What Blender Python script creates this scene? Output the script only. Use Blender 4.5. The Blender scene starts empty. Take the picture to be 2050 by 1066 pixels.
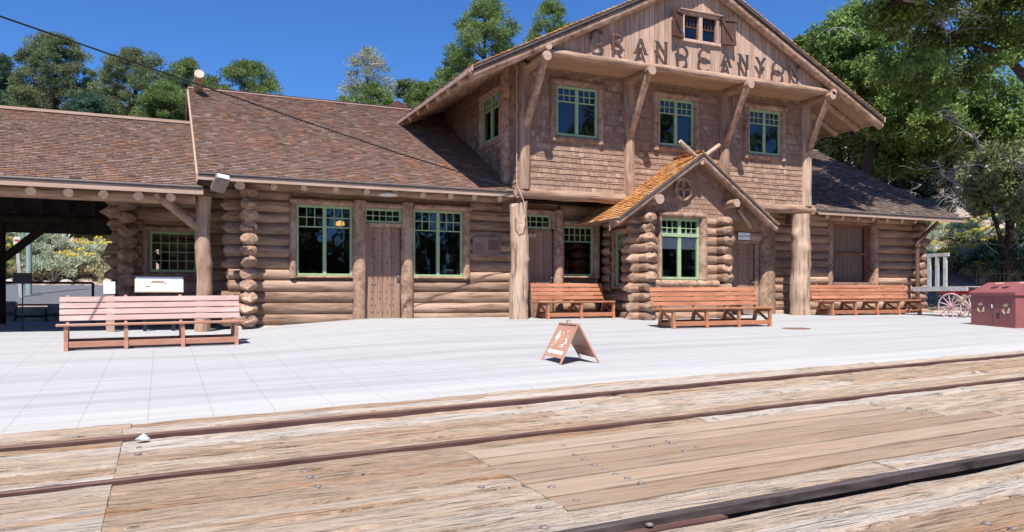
import bpy, math, random
import numpy as np
from mathutils import Vector, Matrix
R = math.radians
random.seed(7)
scene = bpy.context.scene
COL = scene.collection

# ---------------------------------------------------------------- camera, sky, sun, exposure
H = 0.485                      # eye height above the station floor; X runs along the building, Y into it
FPX, CXP, HZ = 1573.0, 1025.0, 594.0
S_, C_ = 0.913, 0.4079
cam_d = bpy.data.cameras.new("camera"); cam = bpy.data.objects.new("camera", cam_d); COL.objects.link(cam)
cam.location = (0, 0, H)
cam.rotation_euler = (R(90), 0, -math.atan2(C_, S_))
cam_d.sensor_width = 36; cam_d.lens = FPX/2050*36
cam_d.shift_y = (HZ-533)/2050
cam_d.clip_start = .05; cam_d.clip_end = 3000
scene.camera = cam

SUN = Vector((-.55, -1.0, 1.85)).normalized()
elev = math.asin(SUN.z)
w = bpy.data.worlds.new("World"); scene.world = w; w.use_nodes = True
nt = w.node_tree; nt.nodes.clear()
sky = nt.nodes.new("ShaderNodeTexSky"); sky.sky_type = 'NISHITA'; sky.sun_disc = False
sky.sun_elevation = elev; sky.sun_rotation = math.atan2(SUN.x, SUN.y)
sky.altitude = 2100; sky.air_density = 1.0; sky.dust_density = 0.0; sky.ozone_density = 4.0
bg = nt.nodes.new("ShaderNodeBackground"); bg.inputs[1].default_value = .075
wo = nt.nodes.new("ShaderNodeOutputWorld")
tint = nt.nodes.new("ShaderNodeMixRGB"); tint.blend_type = 'MULTIPLY'; tint.inputs[0].default_value = 1; tint.inputs[2].default_value = (.56, .96, 1.42, 1)
nt.links.new(sky.outputs[0], tint.inputs[1]); nt.links.new(tint.outputs[0], bg.inputs[0]); nt.links.new(bg.outputs[0], wo.inputs[0])
sd = bpy.data.lights.new("sun", 'SUN'); sd.energy = 5.0; sd.angle = R(.5); sd.color = (1, .965, .91)
so = bpy.data.objects.new("sun", sd); COL.objects.link(so)
so.rotation_euler = SUN.to_track_quat('Z', 'Y').to_euler(); so.location = (-10, -20, 40)
scene.view_settings.view_transform = 'Standard'; scene.view_settings.look = 'None'
scene.view_settings.exposure = 0.70; scene.view_settings.gamma = 1
scene.cycles.max_bounces = 6; scene.cycles.transparent_max_bounces = 12
scene.cycles.diffuse_bounces = 3

# ---------------------------------------------------------------- measuring helpers
def ray(px, py):
    r = (px-CXP)/FPX
    return (S_*r+C_, -C_*r+S_, (HZ-py)/FPX)
def at(px, py, Y):                       # point on the plane Y
    d = ray(px, py); t = Y/d[1]
    return (d[0]*t, H+d[2]*t)
def fr(px, F):                           # column px at forward distance F -> X, Y
    r = (px-CXP)/FPX*F
    return (S_*r+C_*F, -C_*r+S_*F)
def zpx(py, F): return H+(HZ-py)/FPX*F
def zw(X):
    if X < 1.2: return -.2
    if X < 4: return -.2+.2*(X-1.2)/2.8
    return 0.
def zg(X, Y):
    ze = H-1.09+.0243*max(-12, min(X, 30))
    if Y >= 17: return zw(X)
    if Y >= 7.4: return zw(X)+(17-Y)/9.6*(ze-zw(X))
    return ze+.02*(max(Y, -8)-7.4)
def gp(px, py):
    d = ray(px, py); t = .5
    while t < 60:
        if H+d[2]*t < zg(d[0]*t, d[1]*t): break
        t += .005
    return (d[0]*t, d[1]*t, H+d[2]*t)

# ---------------------------------------------------------------- materials
def mat(name, c1, c2, sc=(1, 1, 1), nscale=4, detail=5, rough=.8, bump=.0, bscale=None, bdist=.02,
        tone=None, c3=None, patch=.6, patch_amt=.5, metal=0, spec=.3, ramp=(.35, .65), grooves=None, cracks=None):
    m = bpy.data.materials.new(name); m.use_nodes = True
    n = m.node_tree.nodes; l = m.node_tree.links
    b = n['Principled BSDF']
    tc = n.new('ShaderNodeTexCoord'); mp = n.new('ShaderNodeMapping'); mp.inputs['Scale'].default_value = sc
    l.new(tc.outputs['Object'], mp.inputs['Vector'])
    nz = n.new('ShaderNodeTexNoise'); nz.inputs['Scale'].default_value = nscale; nz.inputs['Detail'].default_value = detail
    nz.inputs['Roughness'].default_value = .62
    l.new(mp.outputs[0], nz.inputs['Vector'])
    cr = n.new('ShaderNodeValToRGB'); cr.color_ramp.elements[0].position = ramp[0]; cr.color_ramp.elements[1].position = ramp[1]
    cr.color_ramp.elements[0].color = (*c1, 1); cr.color_ramp.elements[1].color = (*c2, 1)
    l.new(nz.outputs['Fac'], cr.inputs[0]); out = cr.outputs[0]
    if c3:
        nz2 = n.new('ShaderNodeTexNoise'); nz2.inputs['Scale'].default_value = patch; nz2.inputs['Detail'].default_value = 4
        l.new(mp.outputs[0], nz2.inputs['Vector'])
        r2 = n.new('ShaderNodeValToRGB'); r2.color_ramp.elements[0].position = .52; r2.color_ramp.elements[1].position = .66
        r2.color_ramp.elements[1].color = (patch_amt,)*3+(1,)
        l.new(nz2.outputs['Fac'], r2.inputs[0])
        mx = n.new('ShaderNodeMixRGB'); l.new(r2.outputs[0], mx.inputs[0]); l.new(out, mx.inputs[1]); mx.inputs[2].default_value = (*c3, 1)
        out = mx.outputs[0]
    if tone:
        a = n.new('ShaderNodeAttribute'); a.attribute_name = 'tone'
        tr = n.new('ShaderNodeValToRGB'); els = tr.color_ramp.elements
        els[0].position = 0; els[0].color = (*tone[0], 1); els[1].position = 1; els[1].color = (*tone[-1], 1)
        for i, c in enumerate(tone[1:-1]):
            e = els.new((i+1)/(len(tone)-1)); e.color = (*c, 1)
        l.new(a.outputs['Fac'], tr.inputs[0])
        mx = n.new('ShaderNodeMixRGB'); mx.blend_type = 'MULTIPLY'; mx.inputs[0].default_value = 1
        l.new(out, mx.inputs[1]); l.new(tr.outputs[0], mx.inputs[2]); out = mx.outputs[0]
    ck = None
    if cracks:      # fine dark checks along the grain: (scale vector, threshold, strength)
        m2 = n.new('ShaderNodeMapping'); m2.inputs['Scale'].default_value = cracks[0]; l.new(tc.outputs['Object'], m2.inputs['Vector'])
        n3 = n.new('ShaderNodeTexNoise'); n3.inputs['Scale'].default_value = 1; n3.inputs['Detail'].default_value = 5; n3.inputs['Roughness'].default_value = .6; l.new(m2.outputs[0], n3.inputs['Vector'])
        r3 = n.new('ShaderNodeValToRGB'); e = r3.color_ramp.elements; e[0].position = cracks[1]-.07; e[0].color = (cracks[2],)*3+(1,); e[1].position = cracks[1]+.02; e[1].color = (1, 1, 1, 1)
        e3 = r3.color_ramp.elements.new(min(.99, cracks[1]+.25)); e3.color = (1.12, 1.12, 1.13, 1)
        l.new(n3.outputs['Fac'], r3.inputs[0]); ck = r3.outputs[0]
        mx = n.new('ShaderNodeMixRGB'); mx.blend_type = 'MULTIPLY'; mx.inputs[0].default_value = 1
        l.new(out, mx.inputs[1]); l.new(ck, mx.inputs[2]); out = mx.outputs[0]
    if grooves:
        sx = n.new('ShaderNodeSeparateXYZ'); l.new(tc.outputs['Object'], sx.inputs[0])
        facs = []
        for ax, off, per, wd in grooves:
            ad = n.new('ShaderNodeMath'); ad.operation = 'ADD'; ad.inputs[1].default_value = off+1000*per; l.new(sx.outputs[ax], ad.inputs[0])
            mo = n.new('ShaderNodeMath'); mo.operation = 'MODULO'; mo.inputs[1].default_value = per; l.new(ad.outputs[0], mo.inputs[0])
            lt = n.new('ShaderNodeMath'); lt.operation = 'LESS_THAN'; lt.inputs[1].default_value = wd; l.new(mo.outputs[0], lt.inputs[0])
            facs.append(lt.outputs[0])
        f = facs[0]
        for g in facs[1:]:
            mm = n.new('ShaderNodeMath'); mm.operation = 'MAXIMUM'; l.new(f, mm.inputs[0]); l.new(g, mm.inputs[1]); f = mm.outputs[0]
        sc2 = n.new('ShaderNodeMath'); sc2.operation = 'MULTIPLY'; sc2.inputs[1].default_value = .28; l.new(f, sc2.inputs[0])
        mx = n.new('ShaderNodeMixRGB'); l.new(sc2.outputs[0], mx.inputs[0]); l.new(out, mx.inputs[1]); mx.inputs[2].default_value = (.12, .11, .1, 1)
        out = mx.outputs[0]
    l.new(out, b.inputs['Base Color'])
    b.inputs['Roughness'].default_value = rough; b.inputs['Metallic'].default_value = metal
    b.inputs['Specular IOR Level'].default_value = spec
    if bump:
        nb = n.new('ShaderNodeTexNoise'); nb.inputs['Scale'].default_value = bscale or nscale*2; nb.inputs['Detail'].default_value = 6
        nb.inputs['Roughness'].default_value = .65
        l.new(mp.outputs[0], nb.inputs['Vector'])
        bp = n.new('ShaderNodeBump'); bp.inputs['Strength'].default_value = bump; bp.inputs['Distance'].default_value = bdist
        
        if ck is not None:
            ad = n.new('ShaderNodeMath'); ad.operation = 'ADD'; l.new(nb.outputs['Fac'], ad.inputs[0]); l.new(ck, ad.inputs[1]); l.new(ad.outputs[0], bp.inputs['Height'])
        else: l.new(nb.outputs['Fac'], bp.inputs['Height'])
        pass; l.new(bp.outputs[0], b.inputs['Normal'])
    return m

LC1, LC2, LC3 = (.19, .110, .073), (.39, .252, .176), (.52, .36, .262)
def logmat(name, sc, c1=LC1, c2=LC2, c3=LC3, tone=((.74, .73, .72), (1, 1, 1), (1.16, 1.12, 1.08)), **k):
    return mat(name, c1, c2, sc=sc, nscale=5, detail=7, rough=.75, bump=.8, bscale=7, bdist=.02, tone=tone, c3=c3, patch=1.2, patch_amt=.5, cracks=(tuple(1.6 if q < 1 else 22 for q in sc) if min(sc) < 1 else (9, 9, 9), .37, .5), **k)
M = {}
M['logx'] = logmat('painted_log_x', (.35, 2.2, 2.2))
M['logy'] = logmat('painted_log_y', (2.2, .35, 2.2))
M['logz'] = logmat('painted_log_z', (2.2, 2.2, .35))
M['cut'] = logmat('painted_log_cut', (1.6, 1.6, 1.6))
M['raw'] = mat('raw_log', (.36, .24, .165), (.52, .38, .28), sc=(3, 3, .35), nscale=4, detail=8, rough=.85, bump=.9, cracks=((16, 16, 1.0), .42, .5), bscale=6, bdist=.02, c3=(.26, .14, .09), patch=1.6, patch_amt=.6)
M['endgrain'] = mat('log_end_wood', (.42, .30, .23), (.58, .45, .36), nscale=14, rough=.85, bump=.3, c3=(.3, .18, .12), patch=9)
M['boards'] = mat('painted_boards', (.25, .15, .11), (.33, .205, .15), sc=(4, 4, .4), nscale=5, detail=6, rough=.8, bump=.3, tone=((.82, .82, .82), (1.1, 1.08, 1.05)), c3=(.40, .27, .2), patch=1.4)
M['gable'] = mat('weathered_gable_boards', (.35, .22, .16), (.58, .41, .32), sc=(5, 5, .35), nscale=5, detail=8, rough=.85, bump=.5, tone=((.80, .78, .76), (1.08, 1.06, 1.05)), c3=(.52, .40, .33), patch=1.3)
M['soffit'] = mat('soffit_boards', (.30, .18, .11), (.40, .25, .16), sc=(.4, 4, 4), nscale=5, rough=.85, bump=.2, tone=((.85, .85, .85), (1.1, 1.1, 1.1)))
M['wallsh'] = mat('wall_shingles', (.80, .80, .80), (1, 1, 1), sc=(3, 3, .8), nscale=10, rough=.85, bump=.4,
                  tone=((.20, .118, .082), (.25, .152, .106), (.30, .185, .13), (.34, .212, .15), (.42, .275, .195), (.52, .36, .26)))
M['roofsh'] = mat('roof_shingles', (.72, .72, .72), (1, 1, 1), sc=(4, 1.2, 1.2), nscale=9, rough=.9, bump=.4, c3=(1.15, .85, .66), patch=.5, patch_amt=.45,
                  tone=((.06, .034, .027), (.14, .082, .062), (.195, .118, .09), (.235, .15, .118), (.33, .23, .19), (.28, .125, .055)))
M['mossy'] = mat('orange_shingles', (.75, .7, .7), (1, 1, 1), sc=(2, 3, 2), nscale=8, rough=.9, bump=.4,
                 tone=((.36, .15, .045), (.50, .225, .06), (.58, .29, .09), (.66, .40, .20), (.40, .21, .11)))
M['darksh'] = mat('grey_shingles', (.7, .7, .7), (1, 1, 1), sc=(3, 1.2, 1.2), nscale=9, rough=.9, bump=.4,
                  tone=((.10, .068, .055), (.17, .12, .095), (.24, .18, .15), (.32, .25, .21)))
M['green'] = mat('green_paint', (.27, .37, .20), (.33, .43, .25), nscale=6, rough=.45, spec=.4)
M['shadewood'] = mat('shade_dark_timber', (.035, .024, .018), (.07, .048, .038), sc=(1, 1, 1), nscale=6, rough=.85, bump=.4)  # shelter underside timber, its deep shade put into the dark colour
M['dkwood'] = mat('dark_shutter_wood', (.06, .028, .02), (.11, .055, .04), sc=(1, 1, .2), nscale=12, rough=.8, bump=.4)
M['metalw'] = mat('light_metal', (.55, .54, .52), (.66, .65, .63), nscale=5, rough=.4)
M['gutter'] = mat('gutter_metal', (.07, .06, .06), (.12, .1, .1), nscale=5, rough=.4)
M['fascia'] = mat('fascia_paint', (.36, .24, .18), (.46, .32, .25), sc=(.3, 3, 3), nscale=4, rough=.6, bump=.2)
M['brownmetal'] = mat('brown_metal', (.10, .05, .038), (.15, .075, .055), nscale=4, rough=.45)
M['stone'] = mat('foundation_stone', (.36, .28, .22), (.55, .46, .38), nscale=3, rough=.9, bump=.6)
M['rock'] = mat('hill_rock', (.36, .27, .22), (.58, .48, .42), nscale=2.5, rough=.95, bump=.9, bscale=5, bdist=.08)
M['concrete'] = mat('concrete', (.335, .328, .325), (.395, .39, .39), sc=(.25, 5, 1), nscale=2.2, detail=8, rough=.85, bump=.15, bscale=9, bdist=.006,
                    c3=(.275, .265, .26), patch=.4, patch_amt=.55, grooves=(('X', 1.18, .535, .011), ('Y', .3, 1.22, .009)))
M['plank'] = mat('deck_timber', (.80, .77, .74), (1.06, 1.05, 1.02), sc=(.5, 13, 1), nscale=5.5, detail=10, rough=.95, bump=1.0, bscale=9, bdist=.03,
                 c3=(.84, .56, .34), patch=.9, patch_amt=.6, ramp=(.36, .60), cracks=((3.2, 80, 1), .40, .5),
                 tone=((.44, .31, .215), (.50, .375, .28), (.55, .44, .345), (.57, .475, .39), (.64, .58, .53)))
M['newplank'] = mat('smooth_timber', (.78, .75, .74), (1.02, 1.0, 1.0), sc=(.4, 6, 1), nscale=5, detail=8, rough=.9, bump=.4, bdist=.01,
                    c3=(.92, .78, .68), patch=1.2, patch_amt=.5, cracks=((1.6, 50, 1), .40, .55), tone=((.26, .185, .13), (.325, .24, .172), (.37, .285, .215)))
M['rust'] = mat('rusty_rail', (.085, .042, .034), (.16, .085, .07), sc=(.5, 4, 4), nscale=6, rough=.6, metal=.2, bump=.2)
M['steel'] = mat('worn_rail_steel', (.07, .052, .048), (.16, .13, .125), sc=(.3, 12, 3), nscale=6, rough=.42, metal=.4, cracks=((.6, 90, 1), .42, .5))
M['bolt'] = mat('bolt_metal', (.15, .12, .11), (.28, .24, .22), nscale=30, rough=.6, metal=.3)
M['asphalt'] = mat('asphalt', (.085, .09, .10), (.12, .125, .135), nscale=8, rough=.9, bump=.2)
M['black'] = mat('black_iron', (.014, .013, .013), (.025, .024, .024), nscale=5, rough=.5)
M['black2'] = mat('black_rubber_cable', (.012, .011, .011), (.02, .02, .02), nscale=5, rough=.7)
M['bench'] = mat('orange_bench_paint', (.32, .122, .058), (.42, .175, .09), sc=(.5, 4, 4), nscale=5, rough=.5, bump=.15, c3=(.50, .23, .13), patch=2.5, spec=.5, tone=((.86, .84, .82), (1.06, 1.08, 1.1)), cracks=((1.5, 30, 30), .36, .75))
M['bench_glare'] = mat('pale_glare_bench_paint', (.42, .255, .21), (.50, .34, .30), sc=(.5, 4, 4), nscale=5, rough=.42, bump=.15, c3=(.60, .49, .47), patch=1.3, spec=.9, tone=((.9, .86, .84), (1.05, 1.05, 1.05)))  # slat colour made paler and pinker to hold the sun glare
M['bench_m'] = mat('muted_bench_paint', (.34, .15, .095), (.44, .215, .145), sc=(.5, 4, 4), nscale=5, rough=.5, bump=.15, c3=(.5, .3, .23), patch=2, spec=.6)
M['aframe'] = mat('brown_sign_board', (.46, .235, .155), (.52, .285, .20), nscale=3, rough=.38, spec=.9)  # base colour raised paler and pinker to carry the glare
M['aframe_leg'] = mat('sign_legs', (.42, .23, .15), (.5, .29, .2), nscale=3, rough=.5)
M['white'] = mat('white_paint', (.74, .74, .72), (.80, .80, .79), nscale=3, rough=.6)
M['cream'] = mat('cream_decal', (.68, .55, .32), (.76, .64, .42), nscale=3, rough=.6)
M['paper'] = mat('white_panel', (.78, .78, .76), (.82, .82, .81), nscale=2, rough=.5)
M['ink'] = mat('black_ink', (.02, .02, .03), (.04, .04, .05), nscale=4, rough=.6)
M['inkgrey'] = mat('grey_ink', (.25, .3, .35), (.32, .38, .42), nscale=4, rough=.6)
M['plaque'] = mat('bronze_plaque', (.23, .15, .12), (.31, .205, .165), nscale=22, rough=.6, bump=.5, bscale=60)
M['red'] = mat('red_paint', (.45, .03, .03), (.55, .05, .05), nscale=4, rough=.5)
M['maroon'] = mat('maroon_bin_paint', (.235, .075, .078), (.29, .10, .105), nscale=2, rough=.42, spec=.5, c3=(.31, .10, .10), patch=1.2)
M['pinkwheel'] = mat('faded_wheel_paint', (.36, .19, .20), (.55, .40, .40), nscale=6, rough=.7)
M['greywood'] = mat('grey_wood', (.30, .30, .29), (.45, .45, .44), sc=(1, 1, 1), nscale=8, rough=.85, bump=.3)
M['manhole'] = mat('manhole_rust', (.20, .11, .085), (.30, .17, .13), nscale=9, rough=.7, bump=.3)
M['lampshade'] = mat('amber_glass', (.8, .45, .08), (.9, .55, .12), nscale=3, rough=.4)
M['lampdisc'] = mat('cream_lamp', (.72, .68, .58), (.78, .74, .64), nscale=3, rough=.4)
M['litter'] = mat('white_plastic', (.38, .40, .43), (.55, .57, .6), nscale=20, rough=.3)
M['blind'] = mat('white_blind', (.70, .72, .76), (.78, .8, .84), nscale=2, rough=.9)
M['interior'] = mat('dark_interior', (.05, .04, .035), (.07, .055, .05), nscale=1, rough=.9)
M['postgreen'] = mat('grey_green_pole', (.22, .30, .29), (.28, .36, .35), nscale=3, rough=.5)
M['bark'] = mat('bark', (.03, .022, .018), (.085, .065, .052), sc=(3, 3, .6), nscale=5, rough=.95, bump=.7)
M['deadwood'] = mat('dead_wood', (.28, .25, .23), (.48, .44, .41), nscale=3, rough=.95)
LF = dict(pine=2.0, pine_y=1.6, pale=1.5, broad=1.75, scrub=1.5, sage=1.45, yellow=1.25, juniper=1.6)
for nm, tn in dict(
        pine=((.034, .046, .024), (.060, .078, .038), (.088, .108, .052), (.125, .142, .075)),
        pine_y=((.045, .072, .022), (.075, .115, .034), (.115, .16, .05), (.16, .20, .075)),
        pale=((.10, .12, .075), (.17, .185, .12), (.26, .265, .185), (.36, .35, .27)),
        broad=((.035, .062, .016), (.065, .105, .026), (.11, .16, .042), (.18, .24, .075)),
        scrub=((.06, .085, .035), (.11, .14, .055), (.17, .20, .09), (.23, .25, .14)),
        sage=((.16, .20, .13), (.24, .28, .19), (.34, .37, .27), (.45, .46, .36)),
        yellow=((.16, .19, .08), (.30, .31, .12), (.60, .46, .06), (.75, .58, .06)),
        juniper=((.020, .045, .030), (.035, .07, .045), (.05, .09, .06), (.07, .12, .08)),
        drygrass=((.30, .25, .13), (.42, .36, .20), (.5, .45, .28), (.25, .27, .12))).items():
    kf = LF.get(nm, 1.0); mm = mat('leaf_'+nm, (.85*kf,)*3, (1.15*kf,)*3, nscale=3, rough=.7, tone=tn, spec=.25)
    b = mm.node_tree.nodes['Principled BSDF']
    out = mm.node_tree.nodes['Material Output']
    tl = mm.node_tree.nodes.new('ShaderNodeBsdfTranslucent'); mxs = mm.node_tree.nodes.new('ShaderNodeMixShader'); mxs.inputs[0].default_value = .38
    src = b.inputs['Base Color'].links[0].from_socket
    mm.node_tree.links.new(src, tl.inputs[0]); mm.node_tree.links.new(b.outputs[0], mxs.inputs[1]); mm.node_tree.links.new(tl.outputs[0], mxs.inputs[2])
    mm.node_tree.links.new(mxs.outputs[0], out.inputs[0])
    M[nm] = mm
def ground_mat():
    m = mat('dry_hill_soil', (.24, .175, .125), (.37, .29, .22), nscale=.9, detail=8, rough=.95, bump=.8, bscale=3, bdist=.12, c3=(.20, .20, .10), patch=.35, patch_amt=.7)
    return m
M['soil'] = ground_mat()
def glass_mat():
    m = bpy.data.materials.new('window_glass'); m.use_nodes = True
    n = m.node_tree.nodes; l = m.node_tree.links; n.clear()
    o = n.new('ShaderNodeOutputMaterial'); t = n.new('ShaderNodeBsdfTransparent'); g = n.new('ShaderNodeBsdfGlossy')
    t.inputs[0].default_value = (.80, .84, .84, 1); g.inputs['Roughness'].default_value = .02; g.inputs[0].default_value = (1, 1, 1, 1)
    fz = n.new('ShaderNodeFresnel'); fz.inputs[0].default_value = 1.75
    tc = n.new('ShaderNodeTexCoord'); nz = n.new('ShaderNodeTexNoise'); nz.inputs['Scale'].default_value = 1.3; l.new(tc.outputs['Object'], nz.inputs['Vector'])
    bp = n.new('ShaderNodeBump'); bp.inputs['Strength'].default_value = .12; bp.inputs['Distance'].default_value = .03
    l.new(nz.outputs['Fac'], bp.inputs['Height']); l.new(bp.outputs[0], g.inputs['Normal'])
    mx = n.new('ShaderNodeMixShader'); l.new(fz.outputs[0], mx.inputs[0]); l.new(t.outputs[0], mx.inputs[1]); l.new(g.outputs[0], mx.inputs[2])
    l.new(mx.outputs[0], o.inputs[0]); return m
M['glass'] = glass_mat()

# ---------------------------------------------------------------- object helpers
def tag(o, label=None, cat=None, group=None, kind=None):
    if label: o['label'] = label
    if cat: o['category'] = cat
    if group: o['group'] = group
    if kind: o['kind'] = kind
    return o
def empty(name, loc, label, cat, group=None, rz=0):
    o = bpy.data.objects.new(name, None); COL.objects.link(o); o.location = loc; o.rotation_euler = (0, 0, rz)
    o.empty_display_size = .2
    return tag(o, label, cat, group)
def copy_tree(o, parent=None):
    c = o.copy(); COL.objects.link(c)
    if parent is not None: c.parent = parent
    for ch in [x for x in ALL_CH.get(o.name, [])]: copy_tree(ch, c)
    return c
ALL_CH = {}
WORLD = {}
class MB:
    """collects faces; build() links them as one mesh object"""
    def __init__(s): s.v = []; s.f = []; s.t = []; s.sm = []; s.mi = []; s.T = None; s.m = 0
    def add(s, vs, fs, tone=None, smooth=False):
        k = len(s.v)
        if s.T is not None: vs = [tuple(s.T @ Vector(p)) for p in vs]
        s.v += [tuple(p) for p in vs]
        t = random.random() if tone is None else tone
        for f in fs:
            s.f.append(tuple(i+k for i in f)); s.t.append(t); s.sm.append(smooth); s.mi.append(s.m)
    def box(s, a, b, tone=None):
        x0, y0, z0 = [min(p, q) for p, q in zip(a, b)]; x1, y1, z1 = [max(p, q) for p, q in zip(a, b)]
        s.add([(x0, y0, z0), (x1, y0, z0), (x1, y1, z0), (x0, y1, z0), (x0, y0, z1), (x1, y0, z1), (x1, y1, z1), (x0, y1, z1)],
              [(0, 3, 2, 1), (4, 5, 6, 7), (0, 1, 5, 4), (1, 2, 6, 5), (2, 3, 7, 6), (3, 0, 4, 7)], tone)
    def bbox(s, a, b, bev=.006, tone=None):
        """box with chamfered edges"""
        x0, y0, z0 = [min(p, q) for p, q in zip(a, b)]; x1, y1, z1 = [max(p, q) for p, q in zip(a, b)]
        c = bev; P = {}
        vs = []; 
        for ix, x in enumerate((x0, x1)):
            for iy, y in enumerate((y0, y1)):
                for iz, z in enumerate((z0, z1)):
                    sx, sy, sz = (1-2*ix)*c, (1-2*iy)*c, (1-2*iz)*c
                    P[ix, iy, iz] = len(vs); vs += [(x, y+sy, z+sz), (x+sx, y, z+sz), (x+sx, y+sy, z)]
        fs = []
        def q(ids): fs.append(tuple(ids))
        for i in (0, 1):
            o = [(0, 0), (1, 0), (1, 1), (0, 1)]
            a_ = [P[i, j, k]+0 for j, k in o]; q(a_ if i else a_[::-1])
            a_ = [P[j, i, k]+1 for j, k in o]; q(a_[::-1] if i else a_)
            a_ = [P[j, k, i]+2 for j, k in o]; q(a_ if i else a_[::-1])
        for i in (0, 1):
            for j in (0, 1):
                q([P[i, j, 0]+0, P[i, j, 1]+0, P[i, j, 1]+1, P[i, j, 0]+1])
                q([P[i, 0, j]+0, P[i, 1, j]+0, P[i, 1, j]+2, P[i, 0, j]+2])
                q([P[0, i, j]+1, P[1, i, j]+1, P[1, i, j]+2, P[0, i, j]+2])
                for k in (0, 1): q([P[i, j, k], P[i, j, k]+1, P[i, j, k]+2])
        s.add(vs, fs, tone)
    def bar(s, p, q, wdt, hgt, up=(0, 0, 1), tone=None):
        """rectangular bar from p to q"""
        p = Vector(p); q = Vector(q); d = (q-p).normalized(); u = Vector(up)
        a = d.cross(u)
        if a.length < 1e-4: a = d.cross(Vector((1, 0, 0)))
        a.normalize(); b = a.cross(d).normalized(); a *= wdt/2; b *= hgt/2
        vs = [p-a-b, p+a-b, p+a+b, p-a+b, q-a-b, q+a-b, q+a+b, q-a+b]
        s.add(vs, [(0, 3, 2, 1), (4, 5, 6, 7), (0, 1, 5, 4), (1, 2, 6, 5), (2, 3, 7, 6), (3, 0, 4, 7)], tone)
    def tube(s, pts, rad, n=8, tone=None, wob=0, cap='flat', capmat=None, seed=None):
        rnd = random.Random(seed if seed is not None else random.random())
        pts = [Vector(p) for p in pts]
        if not isinstance(rad, (list, tuple)): rad = [rad]*len(pts)
        rings = []; vs = []; prev = None
        ph = [rnd.uniform(0, 6.28) for _ in range(4)]
        for i, p in enumerate(pts):
            d = (pts[min(i+1, len(pts)-1)]-pts[max(i-1, 0)]).normalized()
            if prev is None:
                a = d.cross(Vector((0, 0, 1)))
                if a.length < .1: a = d.cross(Vector((1, 0, 0)))
                a.normalize()
            else:
                a = (prev-d*prev.dot(d)).normalized()
            prev = a; b = d.cross(a)
            for k in range(n):
                th = 2*math.pi*k/n
                r = rad[i]*(1+wob*(math.sin(2*th+ph[0]+i*.3)+.7*math.sin(3*th+ph[1]-i*.5)+.8*rnd.uniform(-1, 1)))
                vs.append(p+a*math.cos(th)*r+b*math.sin(th)*r)
        m = len(pts); fs = []
        for i in range(m-1):
            for k in range(n):
                k2 = (k+1) % n; fs.append((i*n+k, i*n+k2, (i+1)*n+k2, (i+1)*n+k))
        t = random.random() if tone is None else tone
        base = len(s.v); s.add(vs, fs, t, True)
        sm = s.m
        if capmat is not None: s.m = capmat
        for e in (0, 1):
            if cap == 'none' or (cap == 'start' and e) or (cap == 'end' and not e): continue
            ids = list(range(n)) if e == 0 else list(range((m-1)*n, m*n))
            ring = [vs[i] for i in ids]; d = (pts[0]-pts[1]).normalized() if e == 0 else (pts[-1]-pts[-2]).normalized()
            if cap == 'facet':
                c = sum(ring, Vector())/n; r = rad[0 if e == 0 else -1]
                ax = (ring[rnd.randrange(n)]-c)*rnd.uniform(.15, .55); ext = d*r*rnd.uniform(.6, 1.25)
                sh = Vector((rnd.uniform(-1, 1), rnd.uniform(-1, 1), rnd.uniform(-1, 1)))*r*.38
                A = c+ax+ext+sh; B = c-ax+ext*rnd.uniform(.45, 1)+sh
                allv = ring+[A, B]; ff = []
                for k in range(n):
                    k2 = (k+1) % n; mid = (ring[k]+ring[k2])/2-c
                    ff.append((k, k2, n) if mid.dot(ax) > 0 else (k, k2, n+1))
                # bridge between A and B
                side = [(ring[k]+ring[(k+1) % n])/2-c for k in range(n)]
                for k in range(n):
                    if (side[k].dot(ax) > 0) != (side[(k+1) % n].dot(ax) > 0): ff.append(((k+1) % n, n, n+1))
                s.add(allv, ff, t, False)
            else:
                s.add(ring, [tuple(range(n)) if e else tuple(range(n))[::-1]], t, False)
        s.m = sm
    def disc(s, c, nrm, r, th, n=24, tone=None):
        d = Vector(nrm).normalized(); s.tube([Vector(c), Vector(c)+d*th], r, n, tone)
    def prism(s, poly, nrm, th, tone=None):
        """extrude 3D polygon along nrm by th"""
        nrm = Vector(nrm)*th; a = [Vector(p) for p in poly]; b = [p+nrm for p in a]; n = len(a)
        s.add(a+b, [tuple(range(n))[::-1], tuple(range(n, 2*n))]+[(i, (i+1) % n, n+(i+1) % n, n+i) for i in range(n)], tone)
    def build(s, name, material, parent=None, **tags):
        me = bpy.data.meshes.new(name)
        off = WORLD.get(parent.name, (0, 0, 0)) if parent is not None else (0, 0, 0)
        if any(off): s.v = [(x-off[0], y-off[1], z-off[2]) for x, y, z in s.v]
        me.from_pydata(s.v, [], s.f)
        mats = material if isinstance(material, (list, tuple)) else [material]
        for m_ in mats: me.materials.append(M[m_] if isinstance(m_, str) else m_)
        me.polygons.foreach_set('use_smooth', s.sm)
        if len(mats) > 1: me.polygons.foreach_set('material_index', s.mi)
        a = me.attributes.new('tone', 'FLOAT', 'FACE'); a.data.foreach_set('value', s.t)
        me.update(); 
        o = bpy.data.objects.new(name, me); COL.objects.link(o)
        if parent is not None:
            o.parent = parent; ALL_CH.setdefault(parent.name, []).append(o); WORLD[o.name] = off if s.T is None or True else off
        return tag(o, tags.get('label'), tags.get('cat'), tags.get('group'), tags.get('kind'))
def thing(name, loc, label, cat, group=None):
    """a thing whose parts are built in world coordinates"""
    o = empty(name, loc, label, cat, group); WORLD[o.name] = tuple(loc); return o
def frame(o, ux, n):
    """local (u right, w outward, v up) -> world"""
    ux = Vector(ux); n = Vector(n)
    return Matrix(((ux.x, n.x, 0, o[0]), (ux.y, n.y, 0, o[1]), (ux.z, n.z, 1, o[2]), (0, 0, 0, 1)))
def FRONT(Y): return frame((0, Y, 0), (1, 0, 0), (0, -1, 0))
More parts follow.
